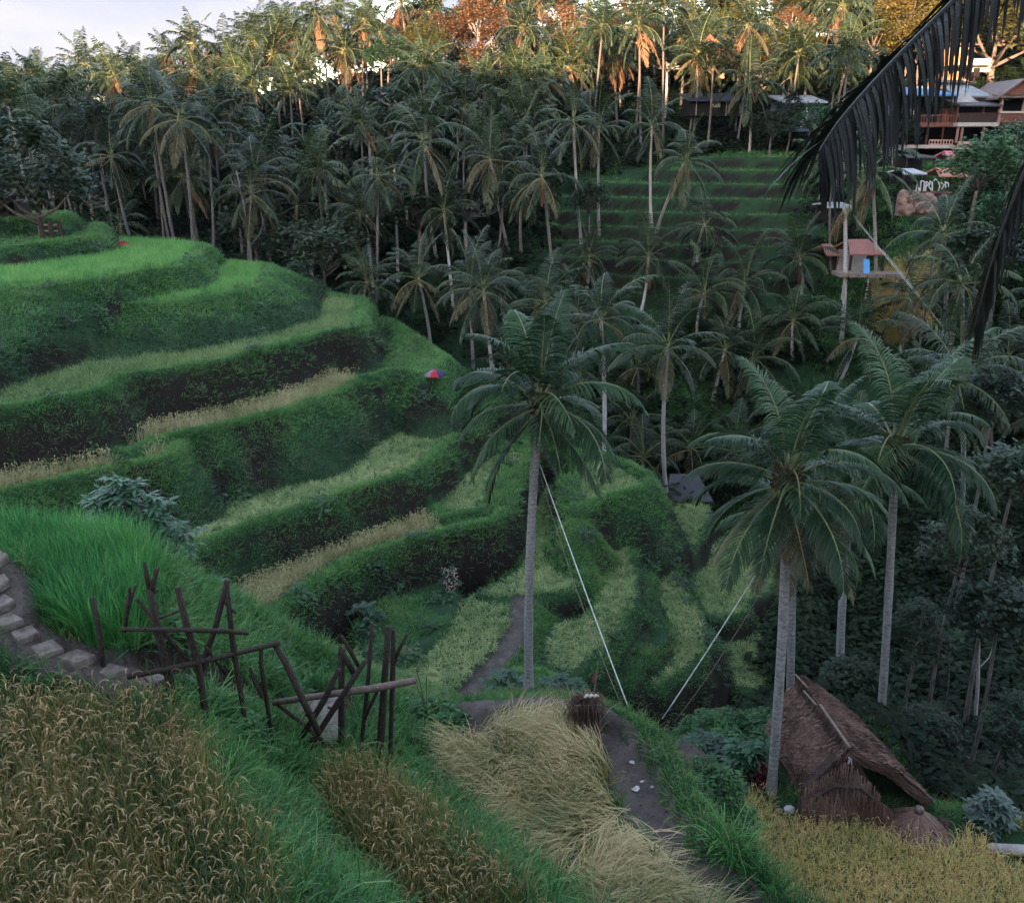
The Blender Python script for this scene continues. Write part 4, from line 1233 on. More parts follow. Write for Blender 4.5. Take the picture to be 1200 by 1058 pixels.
def limbs_mb(tips, h, r, mat_pts=3):
    mb = MB()
    for c in tips[::max(1, len(tips) // 12)]:
        s = Vector((0, 0, -h * rnd.uniform(.1, .45)))
        m = s.lerp(c, .5) + Vector((0, 0, -.1 * c.length))
        mb.tube([s, m, c], [r * .45, r * .28, r * .08], 5)
    return mb

TREEKIND = {}
for nm, args, leafm, barkm in [
    ('dark', (2.6, 1.9, 46, 60, .34), B_dark, M_bark), ('dark2', (2.3, 2.4, 42, 60, .30), B_dark, M_bark),
    ('flat', (3.2, 1.2, 40, 60, .30, .25, True), B_dark, M_bark_pale), ('yellow', (3.0, 2.6, 60, 70, .30), B_warm, M_bark),
    ('green', (2.4, 2.0, 44, 60, .28), B_green, M_bark), ('rust', (2.2, 2.4, 40, 55, .30), B_rust, M_bark_pale)]:
    vs_ = []
    for s in range(2):
        mbc, tips = crown_mb(*args)
        vs_.append((mbc.mesh('crown', [leafm]), limbs_mb(tips, args[1] * 2, .22).mesh('limbs', [barkm], True)))
    TREEKIND[nm] = (vs_, barkm)

def tree(kind, x, y, top, sc, label, group=None, r=.16, zbase=None, name='broadleaf_tree', lean=None):
    z = lz(x, y) if zbase is None else zbase
    root = thing(name, label, 'tree', (x, y, z), 0, group)
    (cm, lm), barkm = rnd.choice(TREEKIND[kind][0]), TREEKIND[kind][1]
    t = Vector(((lean or (0, 0))[0], (lean or (0, 0))[1], top - z))
    trunk_part(root, (0, 0, 0), t, r * sc, r * .55 * sc, barkm, 7, 7, (rnd.uniform(-.3, .3), rnd.uniform(-.2, .2)), 1.4)
    a = rnd.uniform(0, 6.28)
    c = put('crown', cm, root, t, a, sc)
    put('limbs', lm, c)
    return root

TREES = []
def tree_px(kind, px, py, d, sc, label, **k):
    p = PD(px, py, d); TREES.append((p[0], p[1]))
    return tree(kind, p[0], p[1], p[2], sc, label, **k)

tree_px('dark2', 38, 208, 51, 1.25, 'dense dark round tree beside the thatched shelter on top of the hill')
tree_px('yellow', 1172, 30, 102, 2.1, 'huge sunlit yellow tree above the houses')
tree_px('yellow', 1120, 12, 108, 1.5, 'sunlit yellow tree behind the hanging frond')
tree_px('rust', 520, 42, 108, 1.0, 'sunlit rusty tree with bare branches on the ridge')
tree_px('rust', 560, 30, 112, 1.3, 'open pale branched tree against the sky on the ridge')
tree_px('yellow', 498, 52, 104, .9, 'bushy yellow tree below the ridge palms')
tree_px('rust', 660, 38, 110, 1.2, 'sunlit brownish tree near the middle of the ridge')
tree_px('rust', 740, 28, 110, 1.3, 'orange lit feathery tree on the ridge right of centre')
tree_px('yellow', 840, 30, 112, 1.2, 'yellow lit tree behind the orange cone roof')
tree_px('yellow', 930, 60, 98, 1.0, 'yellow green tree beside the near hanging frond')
tree_px('green', 456, 66, 100, 1.0, 'green shaded tree under the ridge palms')
tree_px('flat', 470, 118, 88, 1.3, 'flat topped shaded tree below the bushy yellow one')
tree_px('flat', 430, 150, 84, 1.3, 'wide flat crowned tree in the dark wood')
tree_px('dark', 380, 300, 62, .9, 'dark leafy tree behind the nose of the hill')
tree_px('dark2', 350, 340, 58, .75, 'low round tree touching the end of the second green terrace')
tree_px('green', 1150, 196, 56, 1.0, 'green spreading tree in front of the two storey house')
tree_px('green', 1188, 178, 58, .9, 'leafy tree at the right edge below the balcony')
tree_px('green', 1096, 280, 57, .5, 'small bright shrub beside the white fence marks')
tree_px('dark', 1165, 470, 36, .6, 'fine leaved dark tree at the right edge')
tree_px('dark', 690, 235, 68, .6, 'round bush standing on the stepped paddies')
tree_px('green', 1113, 748, 26, .18, 'small pale round topped sapling in the dark thicket', r=.12)
tree_px('green', 155, 100, 112, .8, 'bright little tree at the foot of the hazy ridge palms')
for k, (px, py, d, sc, kind, lab) in enumerate([(836, 70, 86, .8, 'dark', 'dark leafy tree hiding the foot of the orange cone roof'), (950, 142, 82, .8, 'green', 'green tree screening the grey walled house'), (925, 128, 83, .6, 'dark2', 'dark round tree at the left corner of the grey walled house'), (975, 168, 76, .8, 'dark', 'dark tree under the tip of the near hanging frond'), (905, 150, 82, .7, 'dark', 'dark tree at the right end of the top paddy step'),
    (1052, 150, 78, .7, 'dark', 'dark tree at the left corner of the blue roofed house'), (1185, 250, 52, .8, 'green', 'leafy tree at the right edge below the lettered fence'), (1150, 300, 48, .7, 'dark', 'dark tree at the right under the leafy one'), (1190, 560, 27, .55, 'dark', 'dark leafy tree at the right edge beside the leaning pale trunk'), (1130, 640, 25, .5, 'dark2', 'black green tree filling the thicket behind the palm at the hut'), (1170, 720, 23, .5, 'dark', 'dark leafy tree behind the bare sapling'), (1080, 740, 26, .45, 'dark2', 'dark shrub like tree left of the bare sapling'), (1090, 860, 22, .36, 'dark', 'dark bushy tree right of the hut roof'), (1190, 850, 20.5, .4, 'dark2', 'dark bushy tree above the grey green bush'), (1000, 800, 25.5, .4, 'dark', 'dark bushy tree behind the hut ridge')]): tree_px(kind, px, py, d, sc, lab)
# a bare pale tree above the second green terrace
b = pbase(292, 330, 62); t = Vector(PD(277, 200, 62)) - Vector(b)
r_ = thing('bare_tree', 'bare pale forked tree rising above the second green terrace', 'tree', b)
trunk_part(r_, (0, 0, 0), t, .13, .05, M_trunk_shade, 7, 9, (.35, 0), 1.2)
for f, dx, dz in ((.45, 1.3, 2.2), (.6, -.6, 1.6), (.75, .9, 1.4), (.85, -.8, 1.2)):
    mb = MB(); s = Vector((t.x * f + .3 * math.sin(pi * f), t.y * f, t.z * f)); mb.tube([s, s + Vector((dx * .6, .1, dz * .4)), s + Vector((dx, .2, dz))], [.06, .04, .012], 5); mb.build('branch', [M_trunk_shade], r_)

# ------------------------------------------------------------------ the wood behind
def zone(px, py, d):
    if d > 98:
        side = 'left' if px < 300 else ('middle' if px < 760 else 'right')
        return {'left': ('ridge palm against the pale sky at the far left', 'sunlit palms along the left skyline'),
                'middle': ('sunlit palm on the skyline behind the centre of the wood', 'sunlit palms along the middle skyline'),
                'right': ('sunlit palm on the ridge above the stepped paddies and houses', 'sunlit palms along the right skyline')}[side]
    if px < 330: return ('hazy shaded palm of the wood above the bright green terraces', 'shaded palms above the green terraces')
    if px < 640: return ('dark palm of the crowded wood left of the stepped paddies', 'dark palms left of the stepped paddies')
    if d > 80: return ('palm in the shaded row above the stepped paddies', 'palms above the stepped paddies')
    return ('bushy palm in the belt between the stepped paddies and the valley floor', 'bushy palms below the stepped paddies')

RIDGE_P = [(100, 78, 118), (228, 52, 114), (264, 54, 116), (155, 78, 120), (198, 66, 120), (300, 50, 116), (326, 34, 112), (346, 40, 110), (374, 18, 108), (428, 24, 108), (404, 60, 106), (470, 4, 112), (40, 100, 112), (12, 96, 116), (130, 92, 110), (320, 64, 106), (505, 14, 114), (590, -6, 116), (690, 6, 114), (620, 60, 104), (770, 14, 110), (812, 18, 108), (860, 4, 112), (905, 26, 108), (958, 8, 106), (720, 62, 98), (640, 96, 90), (560, 96, 92), (800, 46, 100), (1000, 20, 104), (280, 92, 104), (340, 108, 96), (250, 118, 100), (180, 120, 100), (90, 122, 104), (30, 134, 100)]
for px, py, d in RIDGE_P:
    p = PD(px, py, d); lab, grp = zone(px, py, 100 if d < 98 and py < 100 else d)
    dry = rnd.random() < .6 and py < 100
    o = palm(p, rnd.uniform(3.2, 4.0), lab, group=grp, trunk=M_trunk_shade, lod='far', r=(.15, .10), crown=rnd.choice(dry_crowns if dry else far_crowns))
    FILL.append((o, px, py, 'dry fringed' if dry else 'green crowned', p[1]))

placed = list(PALMS) + list(TREES)
def free(x, y, gap): return all((x - a) ** 2 + (y - b) ** 2 > gap * gap for a, b in placed)
npal = ntree = 0
for tries in range(9000):
    y = rnd.uniform(47, 150); u = rnd.uniform(-.66, .66); x = u * y
    g = None
    if .03 < u < .345 and 62 < y < 86: continue                      # stepped paddies
    if u > .36 and 56 < y < 100 and not (y < 60): continue           # houses
    if x < -2.5 and y < 62 - .0 * x: continue                        # terraced hill
    if u < .33 and y < 50: continue
    gap = 2.5 if y < 62 else (2.8 if y < 95 else 3.8)
    if not free(x, y, gap): continue
    z = lz(x, y)
    h = rnd.uniform(4.0, 7.5) if y < 62 else rnd.uniform(5.5, 12.0)
    if u > .05 and y <= 66: h = rnd.uniform(2.2, 4)
    px, py = project(np.array([x]), np.array([y]), np.array([z + h])); px, py = float(px[0]), float(py[0])
    if not (-60 < px < 1260 and -90 < py < 640): continue
    if px < 215 and py < 84: h -= 3
    if px < 215 and py < 60: continue
    placed.append((x, y))
    if rnd.random() < (.36 if px < 640 or y > 98 else .2) and ntree < 105:
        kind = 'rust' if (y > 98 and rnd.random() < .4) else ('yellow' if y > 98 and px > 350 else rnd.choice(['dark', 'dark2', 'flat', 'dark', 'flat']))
        lab = {'rust': 'sunlit brownish tree scattered among the ridge palms', 'yellow': 'sunlit yellow green tree scattered among the ridge palms'}.get(kind)
        if lab is None: lab = 'dark broadleaf tree crowded among the shaded palms of the wood' if px < 640 else 'dark broadleaf tree among the palms right of the pale trunks'
        o = tree(kind, x, y, z + h * rnd.uniform(.5, .8), rnd.uniform(.8, 1.25), lab, group='broadleaf trees of the wood')
        FILL.append((o, px, py, {'rust': 'sunlit brownish', 'yellow': 'sunlit yellow', 'flat': 'flat topped', 'dark': 'dark spreading', 'dark2': 'dark round'}[kind], y))
        ntree += 1
    elif npal <= 205:
        lab, grp = zone(px, py, y)
        bushy = u > .03 and y < 64
        pale, dry = rnd.random() < .12, y > 98 and rnd.random() < .5
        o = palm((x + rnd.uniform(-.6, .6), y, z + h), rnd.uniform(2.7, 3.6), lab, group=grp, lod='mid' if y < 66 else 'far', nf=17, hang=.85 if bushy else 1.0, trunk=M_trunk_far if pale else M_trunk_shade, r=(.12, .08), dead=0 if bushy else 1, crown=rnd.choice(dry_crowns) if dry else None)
        FILL.append((o, px, py, 'pale trunked' if pale else ('dry fringed' if dry else ('bushy' if bushy else 'dusky')), y))
        npal += 1
    if npal > 205 and ntree >= 100: break
MARKS = [(-40, 'thatched shelter'), (40, 'dark hilltop tree'), (102, 'upswept ridge roof'), (152, 'faded far shed'), (205, 'brightest terrace tip'), (277, 'bare forked tree'), (345, 'second green terrace'), (415, 'hill nose'), (497, 'umbrella'), (552, 'first trunk past umbrella'), (600, 'slim leaning palms'), (640, 'tallest palm'), (690, 'left paddy edge'), (764, 'trunk crossing paddies'), (838, 'orange roof'), (882, 'lone paddy palm'), (945, 'grey house'), (1010, 'swing platform'), (1088, 'blue roof'), (1150, 'corrugated gable'), (1240, 'tiled gable')]
def where(px, py, y):
    m = min(MARKS, key=lambda q: abs(q[0] - px))[1]
    if y > 98: r = 'high on skyline' if py < 20 else ('on skyline' if py < 55 else 'just under skyline')
    elif py < 110: r = 'near top of wood'
    elif py < 165: r = 'in upper wood'
    elif py < 225: r = 'in middle wood'
    elif py < 300: r = 'low in wood'
    else: r = 'at slope foot'
    return r + ' in line with ' + m
byl = {}
for o, px, py, tone, y in FILL:
    lab = tone + (' palm ' if o['category'] == 'palm tree' else ' tree ') + where(px, py, y)
    byl.setdefault(lab, []).append((px, o))
for lab, os_ in byl.items():
    os_.sort(key=lambda q: q[0]); n = len(os_)
    for k, (px, o) in enumerate(os_):
        if n == 1: pre = ''
        elif k == 0: pre = 'leftmost '
        elif k == n - 1: pre = 'rightmost '
        else: pre = ['', 'second', 'third', 'fourth', 'fifth', 'sixth', 'seventh'][min(k, 6)] + ' from left, '
        o['label'] = pre + lab
print('palms', len(PALMS), 'trees', ntree)
# ------------------------------------------------------------------ things on the near ground
M_stone = rough_mat('paving_stone', (.055, .043, .037), (.135, .110, .098), 7, .8, .6, 10, c3=(.22, .185, .165))
M_stick = rough_mat('weathered_stick', (.007, .005, .004), (.03, .021, .017), 16, .85, .6, 9, stretch=(4, 4, .7), c3=(.085, .065, .052))
M_bamboo = rough_mat('old_bamboo', (.07, .05, .042), (.17, .125, .105), 8, .6, .25, stretch=(3, 3, 1))
M_thatch = leaf_mat('thatch_straw', [(.05, (.035, .021, .016)), (.5, (.165, .100, .080)), (1, (.34, .225, .185))], rough=.9, spec=.1, trans=.05, nscale=.9, nmix=.5)
M_thatchbed = rough_mat('thatch_bed', (.028, .018, .015), (.085, .055, .046), 9, .95, .8, 8, stretch=(1, 1, .5))
M_rope = rough_mat('white_rope', (.26, .26, .23), (.50, .50, .46), 14, .8, .2)
M_white = rough_mat('white_plastic', (.30, .30, .30), (.52, .51, .50), 4, .5, .1)

def slab_part(parent, corners, z, th, name='paving_slab', lift=.05):
    P = [Vector(PZ(px, py, z)) for px, py in corners]
    c = sum(P, Vector()) / len(P)
    if (P[1] - P[0]).cross(P[2] - P[1]).z < 0: P.reverse()
    mb = MB(); n = len(P)
    def ringv(k, dz): return [mb.vert((c.x + (p.x - c.x) * k, c.y + (p.y - c.y) * k, p.z + lift + dz + rnd.uniform(-.006, .006))) for p in P]
    a, b_, d_ = ringv(.95, 0), ringv(1.0, -.025), ringv(1.0, -th)
    mb.face(a)
    for i in range(n):
        j = (i + 1) % n
        mb.face((a[i], b_[i], b_[j], a[j])); mb.face((b_[i], d_[i], d_[j], b_[j]))
    o = mb.build(name, [M_stone], parent)
    return o
SLABS = [([(-4, 725), (14, 720), (28, 728), (3, 737)], -6.82), ([(12, 743), (38, 735), (47, 744), (21, 754)], -6.95), ([(36, 761), (62, 751), (75, 762), (47, 772)], -7.06),
         ([(67, 773), (91, 763), (113, 771), (90, 781)], -7.14), ([(104, 787), (130, 779), (151, 786), (127, 795)], -7.32),
         ([(144, 799), (165, 794), (175, 805), (171, 806)], -7.5), ([(167, 793), (182, 790), (197, 797), (178, 806)], -7.5), ([(146, 829), (161, 826), (174, 829), (163, 834)], -7.9),
         ([(-30, 655), (-2, 645), (10, 653), (-10, 668)], -6.3), ([(-30, 678), (2, 670), (12, 682), (-8, 694)], -6.5), ([(-22, 706), (4, 697), (18, 706), (-2, 716)], -6.68)]
for cs, z in SLABS: slab_part(path_stone, cs, z, .12)
slab_part(path_stone, [(318, 826), (352, 811), (398, 816), (402, 868), (360, 874)], -9.92, .2, 'concrete_slab', .04)

def sticks(root, items):
    b = Vector(root.location)
    for name, pts, r in items:
        P = [Vector(PD(*p)) - b for p in pts]
        if len(P) == 2: P.insert(1, P[0].lerp(P[1], .5) + Vector((rnd.uniform(-.02, .02), rnd.uniform(-.02, .02), 0)))
        if name == 'post':          # driven into the ground
            if P[0].z < P[-1].z: P.reverse()
            dr_ = (P[-1] - P[-2]).normalized(); e_ = P[-1].copy()
            for _ in range(24):
                w_ = e_ + b
                if w_.z < lz(w_.x, w_.y) - .15: break
                e_ = e_ + dr_ * .06
            P.append(e_)
        mb = MB()
        rr = [r * rnd.uniform(.85, 1.1) for _ in P]; rr[0] *= .85
        mb.tube(P, rr, 7)
        # a few knots where branches were cut
        for k in range(2):
            i = rnd.randrange(len(P) - 1); q = P[i].lerp(P[i + 1], rnd.random()); a = rnd.uniform(0, 6.28)
            mb.tube([q, q + Vector((cos(a) * r * 1.7, sin(a) * r * 1.7, r * .8))], [r * .5, r * .3], 5)
        mb.build(name, [M_bamboo if name == 'rail' and r > .05 else M_stick], root, smooth=True)

b = pbase(215, 820, 11.2)
f1 = thing('stick_fence', 'taller rickety fence of dark crossed sticks at the end of the paving slabs', 'fence', b)
D1, D2 = 11.15, 11.6
sticks(f1, [
    ('post', [(109, 700, 11.5), (117, 748, 11.4)], .035),
    ('post', [(176, 690, D1), (184, 736, D1), (196, 782, D1), (207, 845, D1)], .06),
    ('fork', [(169, 659, D1), (172, 676, D1), (176, 696, D1)], .032), ('fork', [(184, 666, D1), (180, 682, D1), (176, 698, D1)], .04),
    ('post', [(208, 688, D1), (219, 734, D1), (232, 776, D1), (241, 836, D1)], .055),
    ('post', [(266, 680, D2), (252, 736, D2), (238, 776, D2), (224, 842, D2)], .05),
    ('post', [(266, 684, D2), (268, 710, D2), (273, 756, D2), (286, 836, D2)], .042),
    ('brace', [(152, 688, D1), (146, 740, D1)], .03), ('brace', [(159, 686, D1), (147, 732, D1)], .022),
    ('rail', [(142, 737, D1 - .1), (215, 738, D1 - .1), (262, 739, D1), (290, 742, D2)], .035),
    ('rail', [(150, 793, D1 - .1), (224, 778, D1 - .1), (275, 766, D2), (328, 753, D2 + .3)], .045),
    ('brace', [(160, 702, D1 + .1), (190, 738, D1 + .1), (226, 780, D1 + .1)], .032),
    ('brace', [(186, 725, D1 + .1), (211, 715, D1 + .1)], .02),
    ('post', [(306, 760, D2 + .3), (308, 792, D2 + .3)], .035), ('brace', [(293, 782, D2 + .3), (308, 818, D2 + .2)], .03),
    ('brace', [(322, 756, D2 + .3), (334, 775, D2 + .2), (354, 818, D2), (374, 860, D2)], .05),
    ('brace', [(258, 700, D2), (276, 718, D2)], .018), ('brace', [(240, 756, D1), (264, 790, D2)], .02)])
b = pbase(410, 850, 12.9)
f2 = thing('stick_fence', 'lower stick fence with a long pale rail crossing in front of the concrete slab', 'fence', b)
E1, E2 = 12.6, 13.0
sticks(f2, [
    ('rail', [(320, 823, E1), (396, 812, E1), (440, 806, E1), (487, 797, E1)], .062),
    ('brace', [(324, 824, E1 + .1), (360, 852, E1 + .1), (390, 878, E1 + .1)], .045),
    ('post', [(342, 882, E1 - .1), (380, 820, E1 - .1), (397, 784, E1 - .1)], .05),
    ('post', [(362, 876, E1 - .05), (394, 826, E1 - .05), (428, 774, E1 - .05)], .055),
    ('post', [(400, 762, E2), (400, 815, E2), (400, 872, E2)], .065),
    ('brace', [(398, 758, E2), (416, 792, E2)], .05), ('brace', [(400, 745, E2 + .1), (421, 782, E2 + .1)], .035),
    ('post', [(436, 729, E2), (431, 800, E2), (424, 868, E2)], .04),
    ('post', [(455, 734, E2), (451, 790, E2), (447, 852, E2)], .065),
    ('post', [(461, 738, E2 + .1), (460, 800, E2 + .1), (458, 860, E2 + .1)], .048),
    ('brace', [(477, 743, E2 + .1), (468, 760, E2 + .1), (459, 784, E2 + .1)], .03),
    ('brace', [(443, 808, E2), (427, 842, E2)], .03)])

# bamboo stand with withered straw, on the path
b = Vector(PD(687, 846, 15.0)); b.z = lz(b.x, b.y)
st = thing('straw_stand', 'little bamboo stand heaped with withered straw at the bend of the earth path', 'stand', b)
for dx, dy in ((-.22, -.12), (.22, -.12), (-.2, .14), (.22, .14)):
    mb = MB(); mb.tube([(dx * 1.15, dy, -.1), (dx, dy, .5), (dx * .9, dy, 1.0)], [.03, .028, .022], 6); mb.build('leg', [M_stick], st, True)
mb = MB(); mb.box((0, 0, .78), (.52, .36, .05)); mb.box((0, -.17, .86), (.54, .03, .12)); mb.box((0, .17, .86), (.54, .03, .12)); mb.build('tray', [M_bamboo], st)
mb = MB()
for k in range(420):
    a = rnd.uniform(0, 6.28); r0 = rnd.uniform(.05, .27); z0 = rnd.uniform(.68, .98)
    p = Vector((r0 * cos(a), r0 * .7 * sin(a), z0)); l = rnd.uniform(.15, .55)
    o_ = Vector((cos(a) * .22, sin(a) * .18, 0)) * rnd.uniform(.3, 1.2)
    mb.strip([p, p + o_ * .6 + Vector((0, 0, .05)), p + o_ + Vector((0, 0, -l * .5)), p + o_ * 1.1 + Vector((0, 0, -l))], [.016, .016, .012, 0], (-sin(a), cos(a), 0))
tag(mb.build('straw', [M_thatch], st), kind='stuff')
mb = MB(); mb.tube([(.1, .1, -.05), (.12, .12, .6), (.2, .2, 1.45)], [.018, .015, .01], 5); mb.build('pole', [M_bamboo], st, True)
mb = MB(); mb.strip([(.2, .2, 1.45), (.16, .18, 1.32), (.14, .17, 1.2)], [.05, .1, .05], (1, 0, 0)); mb.build('rag', [rough_mat('faded_red_cloth', (.12, .03, .03), (.2, .07, .06), 8)], st)
for k in range(3):
    mb = MB(); x_ = -.05 + .09 * k; mb.tube([(x_, -.02, .98), (x_ + .05, 0, 1.03), (x_ + .1, .01, 1.0)], [.03, .035, .02], 6); mb.build('offering', [rough_mat('pale_leaf_wrap', (.3, .27, .2), (.5, .46, .38), 8)], st, True)

# ropes
def rope(name, pts, r, label, mat=None, sag=.0, cat='rope'):
    P = [Vector(p) for p in pts]
    out = []
    for a, b2 in zip(P[:-1], P[1:]):
        for k in range(10):
            t = k / 10; q = a.lerp(b2, t); q.z -= sag * 4 * t * (1 - t); out.append(q)
    out.append(P[-1]); o0 = out[0].copy()
    mb = MB(); mb.tube([p - o0 for p in out], r, 6)
    return tag(mb.build(name, [mat or M_rope], None, True, o0), label, cat)
def gnd(px, py, d, up=0.0):
    p = PD(px, py, d); return (p[0], p[1], lz(p[0], p[1]) + up)
rope('rope', [PD(633, 545, 23.9), PZ(736, 828, -11.05)], .016, 'thick white rope running from the tallest palm down to the path bund', sag=.05)
rope('rope', [PD(634, 560, 23.9), PZ(733, 838, -11.2)], .010, 'thin dark line just left of the thick white rope', mat=M_bamboo, sag=.3)
rope('rope', [PD(921, 615, 17.75), PZ(776, 842, -11.75)], .014, 'thick white rope running from the leafy palm by the hut down to the left', sag=.08)
rope('rope', [PD(921, 640, 17.75), PZ(790, 846, -12.0)], .009, 'thin slack line under the white rope of the leafy palm by the hut', mat=M_bamboo, sag=.25)
for k, (p0, p1, r_) in enumerate([((1000, 252, 60), (1112, 392, 47), .013), ((1003, 258, 60), (1096, 372, 49), .011), ((1034, 292, 60), (1082, 352, 52), .014)]):
    rope('cable', [PD(*p0), PD(*p1)], r_, ['upper of the taut pale cables slanting down right of the swing platform', 'lower taut pale cable slanting past the swing platform', 'thin short cable slanting beside the two taut pale ones'][k], cat='cable')
# dead trunk that carries the cables
b = pbase(993, 348, 60); t = Vector(PD(990, 243, 60)) - Vector(b)
r_ = thing('bare_tree', 'tall bare palm trunk without a crown left of the swing platform', 'tree', b)
trunk_part(r_, (0, 0, 0), t, .16, .13, M_trunk_far, 8, 9, (.15, 0), 1.2)
for k in range(3): put('dead_frond', rnd.choice(mid_dead), r_, t, rnd.uniform(2.5, 4.5), 2.2)

# ------------------------------------------------------------------ thatched hut
RF, RB = Vector(PZ(994, 882, -13.05)), Vector(PZ(936, 797, -13.05))
LF, LB = Vector(PZ(946, 934, -14.75)), Vector(PZ(899, 853, -14.6))
QF, QB = Vector(PZ(1092, 934, -14.5)), Vector(PZ(1003, 838, -14.4))
hb = Vector(((LF.x + QF.x) / 2, (LF.y + LB.y) / 2, -14.88))
hut = thing('thatched_hut', 'low brown hut with a steep shaggy thatched roof at the edge of the golden field', 'hut', hb)
def roof_plane(A, B, C_, D_, name, nx=26, ny=16, thick=.20, bulge=.10, n_str=5200):
    """A-B along the ridge, D-C along the eave"""
    A, B, C_, D_ = [p - hb for p in (A, B, C_, D_)]
    nrm = (B - A).cross(D_ - A).normalized()
    if nrm.z < 0: nrm = -nrm
    def pt(u, v):
        p = A.lerp(B, u).lerp(D_.lerp(C_, u), v)
        w = float(vnoise(u * 9 + A.x, v * 7 + A.y, 1.0, 41)) * .05
        return p + nrm * (bulge * math.sin(pi * v) + w) + Vector((0, 0, -.10 * v * v))
    mb = MB(); top = {}; bot = {}
    for i in range(nx + 1):
        for j in range(ny + 1):
            u, v = i / nx, j / ny
            p = pt(u, v)
            top[i, j] = mb.vert(p); bot[i, j] = mb.vert(p - nrm * thick)
    flip = 1 if (pt(.5, 0) - pt(0, 0)).cross(pt(0, .5) - pt(0, 0)).dot(nrm) > 0 else -1
    def f(q): mb.face(q if flip > 0 else q[::-1])
    for i in range(nx):
        for j in range(ny):
            f((top[i, j], top[i + 1, j], top[i + 1, j + 1], top[i, j + 1]))
            f((bot[i, j], bot[i, j + 1], bot[i + 1, j + 1], bot[i + 1, j]))
    for i in range(nx):
        f((top[i, ny], top[i + 1, ny], bot[i + 1, ny], bot[i, ny])); f((top[i + 1, 0], top[i, 0], bot[i, 0], bot[i + 1, 0]))
    for j in range(ny):
        f((top[0, j], top[0, j + 1], bot[0, j + 1], bot[0, j])); f((top[nx, j + 1], top[nx, j], bot[nx, j], bot[nx, j + 1]))
    o = mb.build(name, [M_thatchbed], hut, True)
    sb = MB()
    for k in range(n_str):
        u = rnd.random(); v = rnd.random() ** .85
        dv = rnd.uniform(.10, .24); du = rnd.gauss(0, .022)
        v1, v2 = min(v + dv * .5, 1.0), min(v + dv, 1.06)
        lift = rnd.uniform(.015, .085)
        p0, p1, p2 = pt(u, v) + nrm * .004, pt(u + du * .5, v1) + nrm * lift, pt(u + du, v2) + nrm * rnd.uniform(.0, .06)
        if v + dv > .97: p2 += Vector((0, 0, -rnd.uniform(0, .12)))
        sd = (p2 - p0).cross(nrm).normalized()
        w = rnd.uniform(.014, .042)
        sb.strip([p0, p1, p2], [w, w * .9, w * .2], sd)
    # shaggy fringe on the eave and the verges
    for k in range(700):
        u = rnd.random(); p = pt(u, 1.0) - nrm * rnd.uniform(0, thick)
        dn = (pt(u, 1) - pt(u, .8)).normalized()
        q = p + dn * rnd.uniform(.05, .22) + Vector((rnd.gauss(0, .03), rnd.gauss(0, .03), -rnd.uniform(0, .12)))
        sb.strip([p, q], [.02, .004], (B - A).normalized())
    for k in range(300):
        v = rnd.random(); p = pt(1, v) - nrm * rnd.uniform(0, thick)
        q = p + (B - A).normalized() * rnd.uniform(.02, .12) + (pt(1, min(v + .1, 1)) - pt(1, v)) * rnd.uniform(.2, 1)
        sb.strip([p, q], [.02, .004], nrm)
    s_ = sb.build('straw', [M_thatch], o); tag(s_, kind='stuff')
    return o
ov = Vector((0, 0, .03))
roof_plane(RB, RF, LF, LB, 'roof_slope')
roof_plane(RB + ov, RF + ov, QF, QB, 'roof_slope')
# ridge cap and bamboo ridge poles
def bamboo_pole(parent, a, b2, r, name='ridge_pole'):
    a, b2 = Vector(a) - hb, Vector(b2) - hb
    mb = MB(); P_, W = [], []
    for k in range(13):
        P_.append(a.lerp(b2, k / 12)); W.append(r * (1.18 if k % 3 == 0 else 1))
    mb.tube(P_, W, 7); return mb.build(name, [M_pole], parent, True)
M_pole = rough_mat('dry_bamboo_pole', (.12, .09, .07), (.24, .19, .155), 8, .6, .2)
up_ = Vector((0, 0, .17))
bamboo_pole(hut, RB.lerp(RF, .0) + up_ + Vector((-.1, 0, 0)), RB.lerp(RF, .20) + up_ + Vector((-.02, 0, 0)), .022)
bamboo_pole(hut, RB.lerp(RF, .24) + up_ + Vector((-.16, 0, -.02)), RB.lerp(RF, .46) + up_ + Vector((-.10, 0, 0)), .024)
bamboo_pole(hut, RB.lerp(RF, .45) + up_, RB.lerp(RF, 1.01) + up_, .034)
mb = MB()
for k in range(900):
    t = rnd.random(); s = rnd.choice((-1, 1)); p = RB.lerp(RF, t) - hb + Vector((0, 0, .16))
    out = ((LF if s < 0 else QF) - RF); out = (out - (RF - RB).normalized() * out.dot((RF - RB).normalized())).normalized()
    q = p + out * rnd.uniform(.1, .4) + Vector((rnd.gauss(0, .03), rnd.gauss(0, .03), .02)); m_ = p.lerp(q, .5) + Vector((0, 0, .06))
    mb.strip([p, m_, q], [.02, .022, .004], (RF - RB).normalized())
tag(mb.build('ridge_thatch', [M_thatch], hut), kind='stuff')
